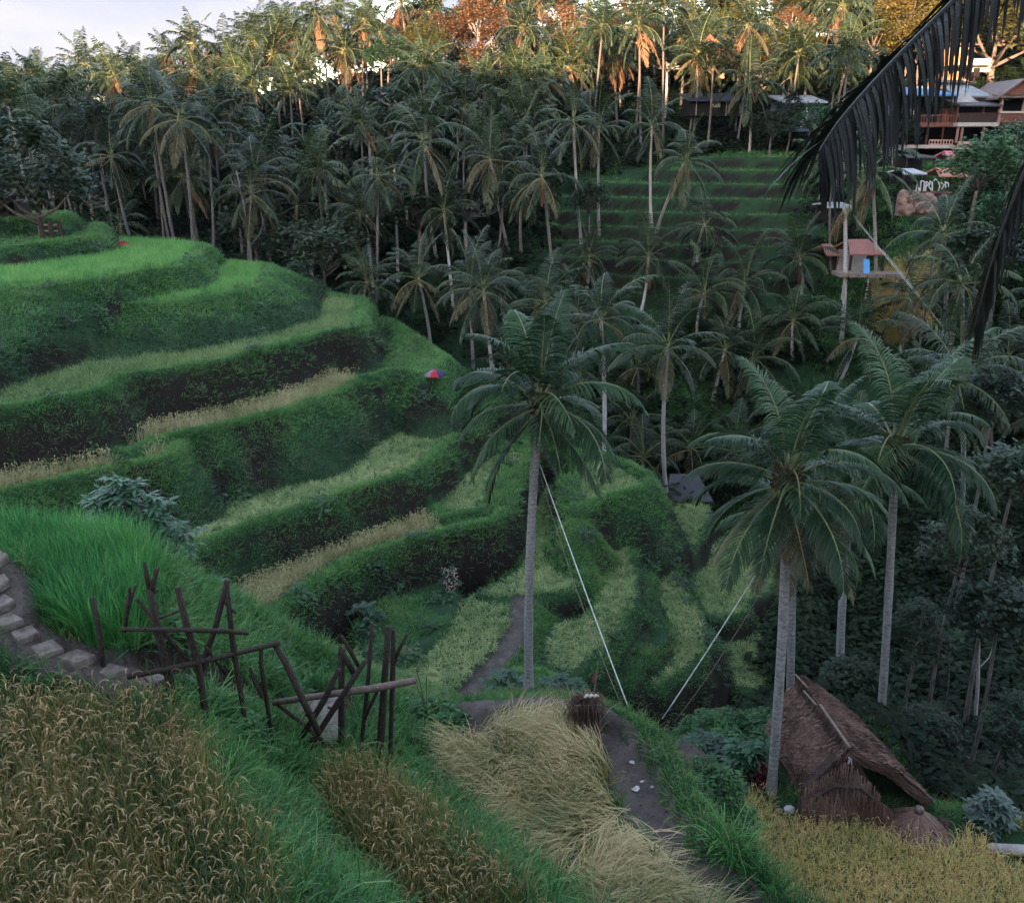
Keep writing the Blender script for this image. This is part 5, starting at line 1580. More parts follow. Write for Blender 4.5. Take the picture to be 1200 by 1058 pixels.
# straw gable wall, its skirt and the dark opening beside it
ax = (RF - RB).normalized(); ax.z = 0
G0 = RF - hb - ax * .35
def gable(z0, z1, wl, wr, off, name, n):
    mb = MB(); lat = (QF - LF); lat.z = 0; lat.normalize()
    c = Vector((G0.x, G0.y, 0)) + ax * off
    ring = [c + lat * wl + Vector((0, 0, z0)), c + lat * wr + Vector((0, 0, z0)), c + lat * wr * .92 + Vector((0, 0, z0 + .45 * (z1 - z0))), c + lat * (wr * .3) + Vector((0, 0, z1)), c + lat * (wl * .3) + Vector((0, 0, z1)), c + lat * wl * .95 + Vector((0, 0, z0 + .45 * (z1 - z0)))]
    fr = [mb.vert(p + ax * .12) for p in ring]; bk = [mb.vert(p - ax * .12) for p in ring]
    mb.face(fr); mb.face(bk[::-1])
    for i in range(6): mb.face((fr[i], bk[i], bk[(i + 1) % 6], fr[(i + 1) % 6]))
    o = mb.build(name, [M_thatchbed], hut)
    sb = MB()
    for k in range(n):
        u = rnd.uniform(wl, wr); zz = z0 + (z1 - z0) * rnd.random() * (1 - .55 * abs(u) / max(abs(wl), abs(wr)))
        p = c + lat * u + ax * (.13 + rnd.uniform(0, .04)) + Vector((0, 0, zz + .1)); q = p + Vector((rnd.gauss(0, .03), rnd.gauss(0, .02), -rnd.uniform(.2, .45))) + ax * rnd.uniform(0, .06)
        sb.strip([p, q], [.024, .006], lat)
    tag(sb.build('straw', [M_thatch], o), kind='stuff')
gable(.0, 1.60, -.85, .85, .22, 'gable_wall', 900)
gable(.02, 1.05, -.98, 1.02, .44, 'straw_skirt', 1500)
for p in (LF.lerp(LB, .06), QF.lerp(QB, .06), LF.lerp(LB, .9), QF.lerp(QB, .9)):
    q = p - hb; c_ = Vector(((RF.x + RB.x) / 2 - hb.x, (RF.y + RB.y) / 2 - hb.y, 0))
    q = q.lerp(Vector((c_.x, c_.y, q.z)), .16)
    mb = MB(); mb.tube([(q.x, q.y, -.4), (q.x, q.y, q.z - .06)], .05, 7); mb.build('post', [M_stick], hut, True)
mb = MB(); p = RF - hb + Vector((0, 0, -.05)) + ax * .06
mb.strip([p, p + Vector((.03, 0, -.10)), p + Vector((.0, 0, -.2))], [.05, .07, .03], (1, 0, 0)); mb.strip([p + Vector((.06, 0, -.05)), p + Vector((.08, 0, -.2))], [.03, .03], (1, .3, 0))
mb.build('tie', [M_white], hut)

# round straw cover beside it
b = Vector(PZ(1075, 961, -14.6)); b.z = lz(b.x, b.y)
cn = thing('straw_cover', 'small round umbrella shaped straw cover right of the hut', 'straw cover', b)
mb = MB()
mb.tube([(0, 0, .02), (0, 0, .14), (0, 0, .30), (0, 0, .46), (0, 0, .54)], [.70, .62, .42, .16, .06], 20); o = mb.build('cover', [M_thatchbed], cn, True)
sb = MB()
for k in range(1100):
    a = rnd.uniform(0, 6.28); t = rnd.random(); r0 = .06 + .6 * t; r1 = min(r0 + rnd.uniform(.1, .25), .80); zf = lambda r: .55 - .52 * (r / .72) ** 1.25
    sb.strip([(r0 * cos(a), r0 * sin(a), zf(r0) + .02), (r1 * cos(a + .03), r1 * sin(a + .03), zf(r1) + rnd.uniform(.0, .05))], [.022, .006], (-sin(a), cos(a), 0))
tag(sb.build('straw', [M_thatch], o), kind='stuff')
mb = MB(); mb.tube([(0, 0, .5), (0, 0, .58), (0, 0, .66), (0, 0, .68)], [.09, .11, .10, .05], 10); mb.build('cap', [M_bamboo], cn, True)

def sack(px, py, z, s, label, mat, cat='sack', name='sack'):
    b = Vector(PZ(px, py, z)); b.z = lz(b.x, b.y)
    mb = MB(); n1, n2 = 12, 7
    R0 = [[1 + rnd.uniform(-.16, .16) for _ in range(n1)] for _ in range(n2)]
    ring = []
    for j in range(n2):
        t = j / (n2 - 1); rr = s * (math.sin(pi * (.12 + .82 * t)) ** .6) * .5
        ring.append([mb.vert((rr * R0[j][i] * cos(6.2832 * i / n1) * 1.2, rr * R0[j][i] * sin(6.2832 * i / n1), s * .8 * t + .15 * rr * cos(3 * i))) for i in range(n1)])
    for j in range(n2 - 1):
        for i in range(n1): mb.face((ring[j][i], ring[j][(i + 1) % n1], ring[j + 1][(i + 1) % n1], ring[j + 1][i]))
    mb.face(ring[-1]); mb.face(ring[0][::-1])
    return tag(mb.build(name, [mat], None, True, b), label, cat)
sack(926, 940, -14.6, .22, 'white plastic sack lying at the left foot of the hut roof', M_white)
sack(914, 941, -14.6, .16, 'small pale bundle between the white sack and the palm foot', M_pole, 'bundle', 'bundle')
sack(1108, 952, -14.5, .26, 'brown lump of straw right of the round straw cover', M_thatchbed, 'bundle', 'bundle')
# scraps of litter on the path
for px, py, s, lab in ((745, 924, .11, 'crumpled white scrap lying on the earth path'), (752, 916, .06, 'smaller white scrap just above the crumpled one on the path'), (741, 893, .07, 'grey white shred in the wet patch of the path'), (764, 922, .05, 'tiny white shred at the grassy right edge of the path')):
    b = Vector(PZ(px, py, -11.36)); b.z = lz(b.x, b.y) + .03
    mb = MB(); n = 9; ang = [6.283 * i / n for i in range(n)]
    P_ = [mb.vert((s * rnd.uniform(.5, 1.1) * cos(a), s * rnd.uniform(.35, .8) * sin(a), rnd.uniform(0, .05))) for a in ang]; c = mb.vert((0, 0, .06))
    for i in range(n): mb.face((P_[i], P_[(i + 1) % n], c))
    tag(mb.build('litter', [M_white], None, False, b), lab, 'litter')

# ------------------------------------------------------------------ umbrella on the terrace
b = Vector(PD(511, 482, 42.5)); b.z = max(lz(b.x, b.y), b.z - .3)
um = thing('parasol', 'red and blue parasol standing at the tip of the left hill', 'umbrella', b)
tz = max(PD(511, 450, 42.5)[2] - b.z, .75)
mb = MB(); mb.tube([(0, 0, -.3), (0, 0, tz)], .018, 6); mb.build('pole', [M_stick], um)
cols = [(.50, .03, .06), (.03, .04, .16), (.03, .04, .16), (.50, .03, .06), (.03, .04, .16), (.35, .30, .30), (.50, .03, .06), (.02, .03, .12)]
pm = {}
for k in range(8):
    a0, a1 = 6.2832 * k / 8 - pi / 2 - .39, 6.2832 * (k + 1) / 8 - pi / 2 - .39
    c = [(.32, .012, .03), (.02, .02, .075), (.014, .017, .06), (.24, .02, .05), (.014, .015, .055), (.26, .02, .04), (.016, .018, .06), (.15, .13, .13)][k]
    mb = MB(); prev = None
    for j in range(5):
        t = j / 4; r = .56 * math.sin(t * 1.35) / math.sin(1.35); z = tz - .30 * (1 - math.cos(t * 1.5))
        row = [mb.vert((r * cos(a0), r * sin(a0), z)), mb.vert((r * .97 * cos((a0 + a1) / 2), r * .97 * sin((a0 + a1) / 2), z + .01)), mb.vert((r * cos(a1), r * sin(a1), z))]
        if prev:
            for i in range(2): mb.face((prev[i], prev[i + 1], row[i + 1], row[i]))
        prev = row
    if c not in pm: pm[c] = rough_mat('parasol_cloth', tuple(q * .85 for q in c), c, 20, .6, .05)
    mb.build('panel', [pm[c]], um, True)

# ------------------------------------------------------------------ shrubs and garden plants
L_big = leaf_mat('broad_leaf', [(.05, (.012, .05, .020)), (.5, (.032, .105, .042)), (1, (.085, .19, .085))], trans=.25, nscale=.8, rough=.45, spec=.45)
L_grey = leaf_mat('grey_green_leaf', [(.05, (.03, .05, .04)), (.5, (.07, .105, .085)), (1, (.13, .17, .14))], trans=.2, nscale=.8)
L_dark = leaf_mat('dark_glossy_leaf', [(.05, (.008, .024, .014)), (.5, (.018, .055, .028)), (1, (.05, .11, .06))], trans=.2, nscale=.8, spec=.5)
L_red = leaf_mat('red_leaf', [(.05, (.05, .006, .012)), (.5, (.13, .016, .03)), (1, (.22, .04, .06))], trans=.25, nscale=.8)
L_lime = leaf_mat('yellow_green_leaf', [(.05, (.06, .11, .04)), (.5, (.13, .20, .07)), (1, (.25, .29, .12))], trans=.35, nscale=.8)

def bush(name, label, base, size, n, leaf, mat, per=9, cat='bush', droop=.4, wide=.32):
    root = thing(name, label, cat, base)
    sx, sy, sz = size
    mb, sm = MB(), MB()
    for k in range(n):
        u = rnd.uniform(-.1, 1); a = rnd.uniform(0, 6.28); q = math.sqrt(max(0, 1 - u * u)) * rnd.uniform(.35, 1)
        c = Vector((sx * q * cos(a), sy * q * sin(a), sz * (.15 + .85 * max(u, 0)) * rnd.uniform(.75, 1)))
        if k % 3 == 0: sm.tube([(c.x * .15, c.y * .15, -.2), (c.x * .5, c.y * .5, c.z * .5), tuple(c)], [.03, .02, .008], 5)
        a0 = rnd.uniform(0, 6.28)
        for j in range(per):
            az = a0 + 2.4 * j + rnd.uniform(-.2, .2); t = rnd.uniform(-.2, .6); l = leaf * rnd.uniform(.7, 1.2)
            d = Vector((cos(az) * cos(t), sin(az) * cos(t), sin(t))); s = Vector((-sin(az), cos(az), rnd.uniform(-.25, .25))).normalized()
            p1 = c + d * l * .35; p2 = c + d * l * .7 - Vector((0, 0, droop * l * .25)); p3 = c + d * l - Vector((0, 0, droop * l * .7))
            mb.strip([c, p1, p2, p3], [l * .05, l * wide, l * wide * .8, 0], s)
    mb.build('foliage', [mat], root); sm.build('stems', [M_stick], root, True)
    return root
def on(px, py, d): p = PD(px, py, d); return (p[0], p[1], lz(p[0], p[1]))
b = on(156, 640, 17.2); hgt = PD(156, 552, 17.2)[2] - b[2]
bush('leafy_bush', 'broad leaved blue green bush at the far edge of the tall emerald rice', b, (1.7, .8, hgt), 260, .27, L_big, 9)
bush('leafy_bush', 'small dark glossy bush on the grass bank behind the lower stick fence', hit(428, 730), (.8, .6, .95), 46, .17, L_dark)
bush('flowering_bush', 'dark shrub with pale pinkish blooms hanging on the bank below the yellow strip', hit(528, 690), (.55, .4, 1.0), 26, .2, L_dark)
mb = MB()
for k in range(60):
    c = Vector((rnd.uniform(-.3, .3), rnd.uniform(-.5, -.2), rnd.uniform(-.1, 1.1)))
    for j in range(4):
        a = rnd.uniform(0, 6.28); mb.strip([c, c + Vector((.05 * cos(a), -.02, .05 * sin(a)))], [.05, .02], (sin(a), 0, cos(a)))
o = mb.build('blossom', [rough_mat('pale_pink_petal', (.32, .2, .18), (.5, .36, .33), 9)], bpy.data.objects['flowering_bush'])
bush('leafy_bush', 'feathery leaved shrub before the trunks at the left of the hut', on(876, 868, 18.2), (.9, .6, 1.2), 60, .30, L_big, 8)
bush('leafy_bush', 'dark green shrub on the slope below the end of the second white rope', on(830, 868, 19.0), (1.0, .7, .9), 50, .26, L_dark, 8)
bush('leafy_bush', 'bright tuft of broad grassy leaves beside the path bund near the hut', on(806, 862, 17.0), (.3, .3, .3), 12, .42, L_big, 9)
bush('leafy_bush', 'grey green bush at the right end of the golden field', on(1158, 970, 16.6), (.55, .45, .85), 60, .26, L_grey, 8)
bush('leafy_bush', 'dark bush left of the foot of the tallest palm', on(588, 812, 24.5), (.9, .7, .7), 40, .2, L_dark, 8)
bush('leafy_bush', 'dark shrub right of the foot of the tallest palm', on(655, 812, 24.5), (.9, .6, .5), 40, .2, L_dark, 8)
for px, py, s, lab in ((866, 905, .42, 'red leaved plant left of the trunk at the corner of the hut'), (887, 912, .5, 'larger red leaved plant next to the trunk at the corner of the hut')):
    bush('red_leaved_plant', lab, on(px, py, 17.9), (s * .4, s * .4, s * 1.6), 14, .3, L_red, 7, 'plant', .5, .22)
mb = MB(); b = Vector(PZ(1192, 985, -14.5)); b.z = lz(b.x, b.y) + .05
mb.tube([(-.5, .1, .06), (0, 0, .10), (.5, -.05, .12), (1.2, -.1, .1)], [.11, .13, .13, .12], 9)
tag(mb.build('log', [M_bark_pale], None, True, b), 'grey fallen log lying at the right edge of the golden field', 'log')

# big leaved young plant by the lower fence: every leaf on its own
b = hit(500, 838); dp = b[1] - .05
bp_ = thing('broad_leaved_plant', 'young plant with large pale leaves at the right end of the lower stick fence', 'plant', b)
for px, py, s, az in ((488, 783, .34, 2.6), (500, 790, .36, .3), (488, 802, .26, 3.4), (516, 812, .24, .2), (512, 826, .26, 2.2), (500, 830, .22, 3.0), (520, 832, .22, .8)):
    c = Vector(PD(px, py, dp)) - Vector(b)
    mb = MB(); d = Vector((cos(az), sin(az) * .5, -.35)).normalized(); sd = Vector((-sin(az) * .4, cos(az), .5)).normalized()
    if abs(d.dot(sd)) > .8: sd = Vector((0, 1, .3)).normalized()
    mid = [c + d * s * t + Vector((0, 0, .10 * s * math.sin(pi * t))) for t in (0, .25, .5, .75, 1)]
    for sgn in (-1, 1):
        mb.strip([p + sd * sgn * w * s * .5 for p, w in zip(mid, (.10, .30, .27, .16, 0))], [s * w for w in (.2, .6, .54, .32, .001)], sd)
    mb.build('leaf', [L_lime], bp_)
    mb = MB(); mb.tube([(0, 0, -.1), c * .5 + Vector((0, 0, .1)), c], [.016, .012, .008], 5); mb.build('stalk', [M_rachis], bp_)
# ------------------------------------------------------------------ buildings up the far slope
def wallm(name, c, v=.15, s=3, bump=.15): return rough_mat(name, tuple(q * (1 - v) for q in c), tuple(q * (1 + v) for q in c), s, .85, bump)
B_darkwood = wallm('dark_wood', (.030, .022, .020)); B_redwood = wallm('red_wood', (.13, .055, .042)); B_pink = wallm('pink_plaster', (.36, .22, .19))
B_bluewall = wallm('blue_grey_wall', (.13, .15, .21)); B_concrete = wallm('concrete', (.30, .27, .25)); B_whitewall = wallm('white_wall', (.60, .58, .55))
B_void = wallm('dark_room', (.010, .009, .009)); B_orange = wallm('ochre_wall', (.42, .26, .15)); B_stonewall = wallm('rubble_wall', (.24, .16, .14), .35, 2.5, .6)  # dark_room: unlit interiors, their shade put into a near-black colour
def corrugated(name, c, scale=9.0):
    m, n, l, b = new_mat(name)
    tc = n.new('ShaderNodeTexCoord'); no = n.new('ShaderNodeTexNoise'); no.inputs['Scale'].default_value = 1.2; no.inputs['Detail'].default_value = 6
    l.new(tc.outputs['Object'], no.inputs['Vector'])
    r = ramp(n, [(.3, tuple(q * .7 for q in c)), (.7, tuple(min(q * 1.2, 1) for q in c))])
    l.new(no.outputs['Fac'], r.inputs['Fac']); l.new(r.outputs['Color'], b.inputs['Base Color'])
    wv = n.new('ShaderNodeTexWave'); wv.bands_direction = 'X'; wv.inputs['Scale'].default_value = scale
    l.new(tc.outputs['Object'], wv.inputs['Vector'])
    bp = n.new('ShaderNodeBump'); bp.inputs['Strength'].default_value = .7; bp.inputs['Distance'].default_value = .05
    l.new(wv.outputs['Fac'], bp.inputs['Height']); l.new(bp.outputs['Normal'], b.inputs['Normal'])
    b.inputs['Roughness'].default_value = .5
    return m
R_blue = corrugated('blue_sheet', (.035, .17, .42)); R_grey = corrugated('grey_sheet', (.22, .24, .26)); R_pale = corrugated('pale_sheet', (.42, .44, .48))
R_tile = corrugated('brown_tile', (.12, .075, .06), 6); R_red = corrugated('red_tile', (.34, .13, .10), 6); R_orange = corrugated('orange_tile', (.60, .14, .05), 5); R_dark = corrugated('dark_sheet', (.05, .05, .06))

class Site:
    """a building laid out from its front: px/py edges read on the front plane at distance d"""
    def __init__(s, name, label, cat, px, py, d, ground=True):
        p = PD(px, py, d); s.d = d; s.o = Vector((p[0], p[1], p[2]))
        if ground: s.o.z = min(s.o.z, p[2])
        s.root = thing(name, label, cat, s.o)
    def P(s, px, py, dd=0):
        p = Vector(PD(px, py, s.d)); return Vector((p.x - s.o.x, dd, p.z - s.o.z))
    def box(s, name, px0, px1, py0, py1, y0, y1, mat, parent=None):
        a, b = s.P(px0, py1), s.P(px1, py0)
        mb = MB(); mb.box(((a.x + b.x) / 2, (y0 + y1) / 2, (a.z + b.z) / 2), (abs(b.x - a.x), abs(y1 - y0), abs(b.z - a.z)))
        return mb.build(name, [mat], parent or s.root)
    def slope(s, name, px0, px1, py_low, py_high, y0, y1, mat, th=.12, px0t=None, px1t=None):
        """a roof slope rising from its front eave to a ridge behind"""
        a, b = s.P(px0, py_low, y0), s.P(px1, py_low, y0)
        c, d = s.P(px1t if px1t is not None else px1, py_high, y1), s.P(px0t if px0t is not None else px0, py_high, y1)
        mb = MB(); up = [mb.vert(p) for p in (a, b, c, d)]; dn = [mb.vert(p - Vector((0, 0, th))) for p in (a, b, c, d)]
        mb.face(up); mb.face(dn[::-1])
        for i in range(4): mb.face((up[i], dn[i], dn[(i + 1) % 4], up[(i + 1) % 4]))
        return mb.build(name, [mat], s.root)
    def rail(s, name, px0, px1, py0, py1, y, mat, n=None):
        a, b = s.P(px0, py1), s.P(px1, py0)
        w = b.x - a.x; h = b.z - a.z; n = n or max(int(w / .22), 3)
        mb = MB()
        mb.box(((a.x + b.x) / 2, y, b.z - .04), (w, .09, .09)); mb.box(((a.x + b.x) / 2, y, a.z + .05), (w, .07, .07))
        for k in range(n + 1): mb.box((a.x + w * k / n, y, (a.z + b.z) / 2), (.06, .05, h - .1))
        return mb.build(name, [mat], s.root)

# two storey house under a blue roof
h = Site('two_storey_house', 'two storey house with a blue sheet roof and wooden balcony', 'house', 1088, 172, 80)
h.box('floor_slab', 1056, 1115.5, 170, 174, -.6, 7, B_concrete); h.box('wall', 1056, 1115, 112, 170, 3.2, 7, B_void)  # wall: near-black box standing for the unlit room
h.box('wall', 1056, 1092, 116, 142, 2.2, 3.1, B_bluewall); h.box('door', 1097, 1103, 118, 141, 2.9, 3.15, B_darkwood); h.box('curtain', 1081, 1087, 119, 137, 2.05, 2.17, B_whitewall)
h.box('balcony_floor', 1054, 1115, 145, 149, -.7, 3.1, B_redwood); h.rail('railing', 1054, 1114, 135, 145, -.62, B_redwood)
for px in (1058, 1086, 1114): h.box('post', px - 1.1, px + 1.1, 112, 145, -.5, -.3, B_darkwood)
for px in (1060, 1084, 1102): h.box('column', px - 1.3, px + 1.3, 149, 170, -.5, -.2, B_redwood)
h.slope('roof', 1058, 1116, 112, 100, -1.2, 4.0, R_blue); h.rail('railing', 1086, 1114, 164, 170, -.4, B_pink)
g = h.box('gable', 1096, 1111, 98, 105, 3.6, 6, B_whitewall); h.slope('roof', 1086, 1112, 104, 97, 2.5, 6, R_tile)
# house beside it with the corrugated gable
h = Site('two_storey_house', 'two storey house with a pale corrugated gable and dark red lattice balcony', 'house', 1140, 172, 79.4)
h.box('floor_slab', 1116, 1166, 171, 175, -.8, 7, B_concrete); h.box('wall', 1117, 1166, 123, 170, 3.0, 7, B_void)  # wall: near-black box standing for the unlit room
h.box('wall', 1117, 1135, 126, 144, 1.8, 2.9, B_redwood)
mb = MB(); a, b_, c = h.P(1116.5, 123, .1), h.P(1152, 122.5, .1), h.P(1128, 106, .1); a2 = h.P(1116.5, 110, .1)
for q in ((a, b_, c, a2),):
    f_ = [mb.vert(p) for p in q]; k_ = [mb.vert(p + Vector((0, .15, 0))) for p in q]
    mb.face(f_); mb.face(k_[::-1])
    for i in range(4): mb.face((f_[i], k_[i], k_[(i + 1) % 4], f_[(i + 1) % 4]))
mb.build('gable', [R_pale], h.root)
h.slope('roof', 1117, 1166, 124, 116, -1.4, 1.5, R_dark); h.slope('roof', 1126, 1168, 112, 92, .6, 5.5, R_grey, px0t=1134); h.slope('roof', 1124, 1176, 92, 86, 4.5, 8, R_tile)
h.box('balcony_floor', 1116, 1168, 144, 148.5, -.9, 3.0, B_concrete); h.rail('railing', 1118, 1168, 133.5, 144, -.8, B_darkwood, 60)
h.rail('railing', 1118, 1168, 133.2, 138, -.75, B_redwood, 34)
for px in (1118, 1148, 1165): h.box('post', px - 1.2, px + 1.2, 124, 144, -.7, -.4, B_redwood)
for px in (1119, 1124, 1149): h.box('column', px - 1.7, px + 1.7, 148.5, 168, -.6, -.2, B_pink)
h.box('parapet', 1116, 1150, 166, 172, -.9, -.7, B_pink); h.box('window', 1135, 1141, 167.5, 170.5, -.96, -.9, B_void)
# open house at the right edge
h = Site('open_sided_house', 'open sided upper room under a brown tiled gable at the right edge', 'house', 1190, 172, 79.0)
h.box('wall', 1168, 1225, 116, 170, 3.0, 7, B_void); h.box('floor_slab', 1167, 1228, 144, 149, -.8, 3, B_darkwood); h.rail('railing', 1167, 1226, 132.5, 144, -.7, B_redwood, 46); h.box('hand_rail', 1166, 1228, 131, 133.2, -.85, -.6, B_concrete)  # wall: near-black box standing for the unlit room
for px in (1169, 1196, 1222): h.box('post', px - 1.2, px + 1.2, 114, 144, -.6, -.3, B_pink)
for px in (1172, 1200): h.box('column', px - 1.5, px + 1.5, 149, 172, -.6, -.3, B_redwood)
h.slope('roof', 1164, 1228, 114, 110, -1.3, .2, R_tile)
mb = MB(); q = [h.P(1166, 112, -.4), h.P(1222, 112, -.4), h.P(1194, 94, -.4)]
f_ = [mb.vert(p) for p in q]; k_ = [mb.vert(p + Vector((0, .3, 0))) for p in q]; mb.face(f_); mb.face(k_[::-1])
for i in range(3): mb.face((f_[i], k_[i], k_[(i + 1) % 3], f_[(i + 1) % 3]))
mb.build('gable', [B_redwood], h.root)
for s_ in (0, 1):
    mb = MB(); e, r_ = (h.P(1162 if not s_ else 1227, 115, -1), h.P(1194, 93, -1)); mb2 = [e, r_, r_ + Vector((0, 6, 0)), e + Vector((0, 6, 0))]
    u_ = [mb.vert(p) for p in mb2]; d_ = [mb.vert(p - Vector((0, 0, .15))) for p in mb2]; mb.face(u_); mb.face(d_[::-1])
    for i in range(4): mb.face((u_[i], d_[i], d_[(i + 1) % 4], u_[(i + 1) % 4]))
    mb.build('roof', [R_tile], h.root)
# sunlit house higher up and the painted white wall panel
h = Site('hillside_house', 'sunlit ochre house with dark windows above the blue roof', 'house', 1126, 96, 95)
h.box('wall', 1106, 1143, 54, 104, 0, 5, B_orange)
for px in (1115, 1129): 
    w_ = h.box('window', px, px + 7, 58, 66, -.12, 0, B_redwood); h.box('pane', px + 1.2, px + 5.8, 59, 65.2, -.18, -.12, B_void, w_)
h.slope('roof', 1103, 1146, 53, 46, -1, 3, R_tile); h.box('terrace', 1100, 1144, 79, 81, -2.5, 0, B_darkwood); h.box('wall', 1128, 1136, 82, 92, -2.2, -.4, B_void)  # wall: near-black box standing for an unlit room
h = Site('painted_panel', 'white panel with brown leaf shapes standing below the sunlit yellow tree', 'sign', 1151, 86, 93)
h.box('board', 1140, 1162, 69, 84.5, 0, .2, B_whitewall)
for px in (1143, 1159): h.box('post', px - .8, px + .8, 82, 100, .2, .4, B_darkwood)
for px0, dx, s_ in ((1146, 2, 1), (1150, 1, 1.6), (1156, -2, 1.3), (1159, 1.5, 1)):
    a = h.P(px0, 82, -.03); b_ = h.P(px0 + dx, 72, -.03); mb = MB(); m_ = a.lerp(b_, .5)
    mb.strip([a, m_, b_], [.05, .30 * s_, .03], (1, 0, .2)); mb.build('leaf_mark', [B_orange], h.root)

# shelters, awnings and walls below the houses
def shelter(name, label, px0, px1, py_roof, py_base, d, roofm, depth=2.4, cat='shelter', rise=3, wall=None):
    h = Site(name, label, cat, (px0 + px1) / 2, py_base, d)
    h.slope('roof', px0, px1, py_roof + rise, py_roof, -.4, depth / 2, roofm, .1, px0 + (px1 - px0) * .2, px1 - (px1 - px0) * .2)
    for px in (px0 + 2, px1 - 2):
        h.box('post', px - .7, px + .7, py_roof + rise + .5, py_base + 6, -.1, .05, B_darkwood); h.box('post', px - .7, px + .7, py_roof + rise - 1, py_base + 6, depth - .2, depth, B_darkwood)
    h.slope('roof', px0, px1, py_roof + rise - .5, py_roof, depth + .3, depth / 2, roofm, .1, px0 + (px1 - px0) * .2, px1 - (px1 - px0) * .2)
    if wall: h.box('back_wall', px0 + 2, px1 - 2, py_roof + rise + 1, py_base + 3, depth - .3, depth - .15, wall)
    return h
shelter('shelter', 'low shelter with a thin white edged roof under the blue roofed house', 1060, 1096, 181, 200, 73, R_dark, wall=B_void)
shelter('awning', 'faded pink awning below the corrugated gable house', 1108, 1142, 177, 196, 72, wallm('pink_canvas', (.42, .12, .15)), rise=9)
shelter('shelter', 'white tarpaulin shelter left of the pink awning', 1056, 1084, 198, 214, 69, R_pale, wall=B_void, rise=5)
shelter('shelter', 'patterned reddish cloth roof above the white fence marks', 1098, 1132, 197, 216, 70, wallm('patterned_cloth', (.30, .14, .10), .5, 12), rise=9)
shelter('pavilion', 'small pavilion with a faded red roof over the swing platform', 994, 1036, 283, 322, 62, R_red, 3.0, 'pavilion', 14, B_concrete)
shelter('shed', 'white roofed shed beside the tall trunk with no crown', 966, 1000, 238, 258, 66, R_pale, wall=B_void, rise=4)
shelter('shed', 'tiny terracotta lean-to left of the pavilion', 966, 984, 288, 304, 64, R_red, rise=10)
shelter('shelter', 'dark tarpaulin roof behind the pale end of the winding rice', 778, 834, 564, 590, 46.5, R_dark, rise=20, wall=B_void)
# white marks on the fence: strokes like a line of tall letters
h = Site('lettered_fence', 'low fence carrying a row of tall white strokes like letters', 'sign', 1092, 230, 66)
h.box('board', 1066, 1116, 227.5, 231, 0, .15, B_darkwood); h.box('board', 1066, 1116, 224.5, 226.8, .02, .13, B_redwood)
strokes = [[(1073, 224), (1075, 213), (1077, 224)], [(1079, 212), (1078, 224)], [(1079, 212), (1083, 213), (1082, 224)], [(1085, 213), (1084, 224)], [(1085, 213), (1088, 215), (1085, 219)], [(1090, 212), (1088, 219), (1091, 223)], [(1092, 213), (1092, 224)], [(1094, 212), (1096, 210), (1098, 212)], [(1099, 213), (1101, 218), (1099, 224)], [(1102, 214), (1106, 217), (1103, 222)], [(1107, 213), (1108, 220)], [(1108, 214), (1111, 215), (1111, 219)]]
for s_ in strokes:
    mb = MB(); mb.tube([h.P(px, py, -.05) for px, py in s_], .05, 5); mb.build('stroke', [M_white], h.root)
for k in range(3): h.box('post', 1070 + 20 * k, 1071.4 + 20 * k, 216, 234, .15, .3, B_darkwood)
# rubble retaining wall, each stone its own
h = Site('rubble_wall', 'pinkish rubble wall under the lettered fence', 'wall', 1078, 250, 65)
for k in range(46):
    px, py = rnd.uniform(1058, 1096), rnd.uniform(228, 250); c = h.P(px, py, rnd.uniform(-.1, .25)); r_ = rnd.uniform(.18, .36)
    mb = MB(); mb.tube([c + Vector((0, -r_ * .6, 0)), c + Vector((0, -r_ * .3, 0)), c + Vector((0, .4, 0))], [r_ * .5, r_, r_], 7); mb.build('stone', [B_stonewall], h.root)
h.box('core', 1057, 1097, 228, 254, .55, 1.3, B_stonewall)
# swing platform with a blue board
h = Site('swing_platform', 'pale wooden platform on posts below the pavilion', 'platform', 1022, 340, 59.5)
for k in range(7): h.box('plank', 984 + k * 11, 994.6 + k * 11, 320.5 + .2 * k, 325 + .2 * k, 0, 1.6, M_pole)
for px in (990, 1018, 1052): h.box('post', px - 1, px + 1, 325, 352, .2, .4, B_concrete)
h = Site('blue_board', 'bright blue board leaning on the swing platform', 'board', 1017, 321, 59.8)
mb = MB(); q = [h.P(1012, 320.5, 0), h.P(1019, 321, 0), h.P(1022.5, 305.5, .5), h.P(1016, 305, .5)]
f_ = [mb.vert(p) for p in q]; k_ = [mb.vert(p + Vector((0, .12, 0))) for p in q]; mb.face(f_); mb.face(k_[::-1])
for i in range(4): mb.face((f_[i], k_[i], k_[(i + 1) % 4], f_[(i + 1) % 4]))
mb.build('panel', [wallm('blue_paint', (.10, .30, .62))], h.root)

# roofs among the palms
h = Site('tower_hut', 'hut with a steep bright orange roof catching the last sun', 'hut', 838, 88, 90)
h.box('wall', 826, 850, 73, 92, 0, 3, B_orange); h.box('door', 835, 841, 76, 92, -.06, 0, B_darkwood)
mb = MB(); c = h.P(836, 38, 1.5); ring = [h.P(820, 74, -1), h.P(856, 74, -1), h.P(856, 74, 4), h.P(820, 74, 4)]; r2 = [p.lerp(Vector((c.x, c.y, p.z)), .25) + Vector((0, 0, (c.z - p.z) * .45)) for p in ring]
a_ = [mb.vert(p) for p in ring]; m_ = [mb.vert(p) for p in r2]; t_ = mb.vert(c)
for i in range(4): mb.face((a_[i], a_[(i + 1) % 4], m_[(i + 1) % 4], m_[i])); mb.face((m_[i], m_[(i + 1) % 4], t_))
mb.face(a_[::-1]); mb.build('roof', [R_orange], h.root)
h = Site('long_shed', 'long dark blue roofed shed behind the lone palm over the paddies', 'shed', 840, 136, 89)
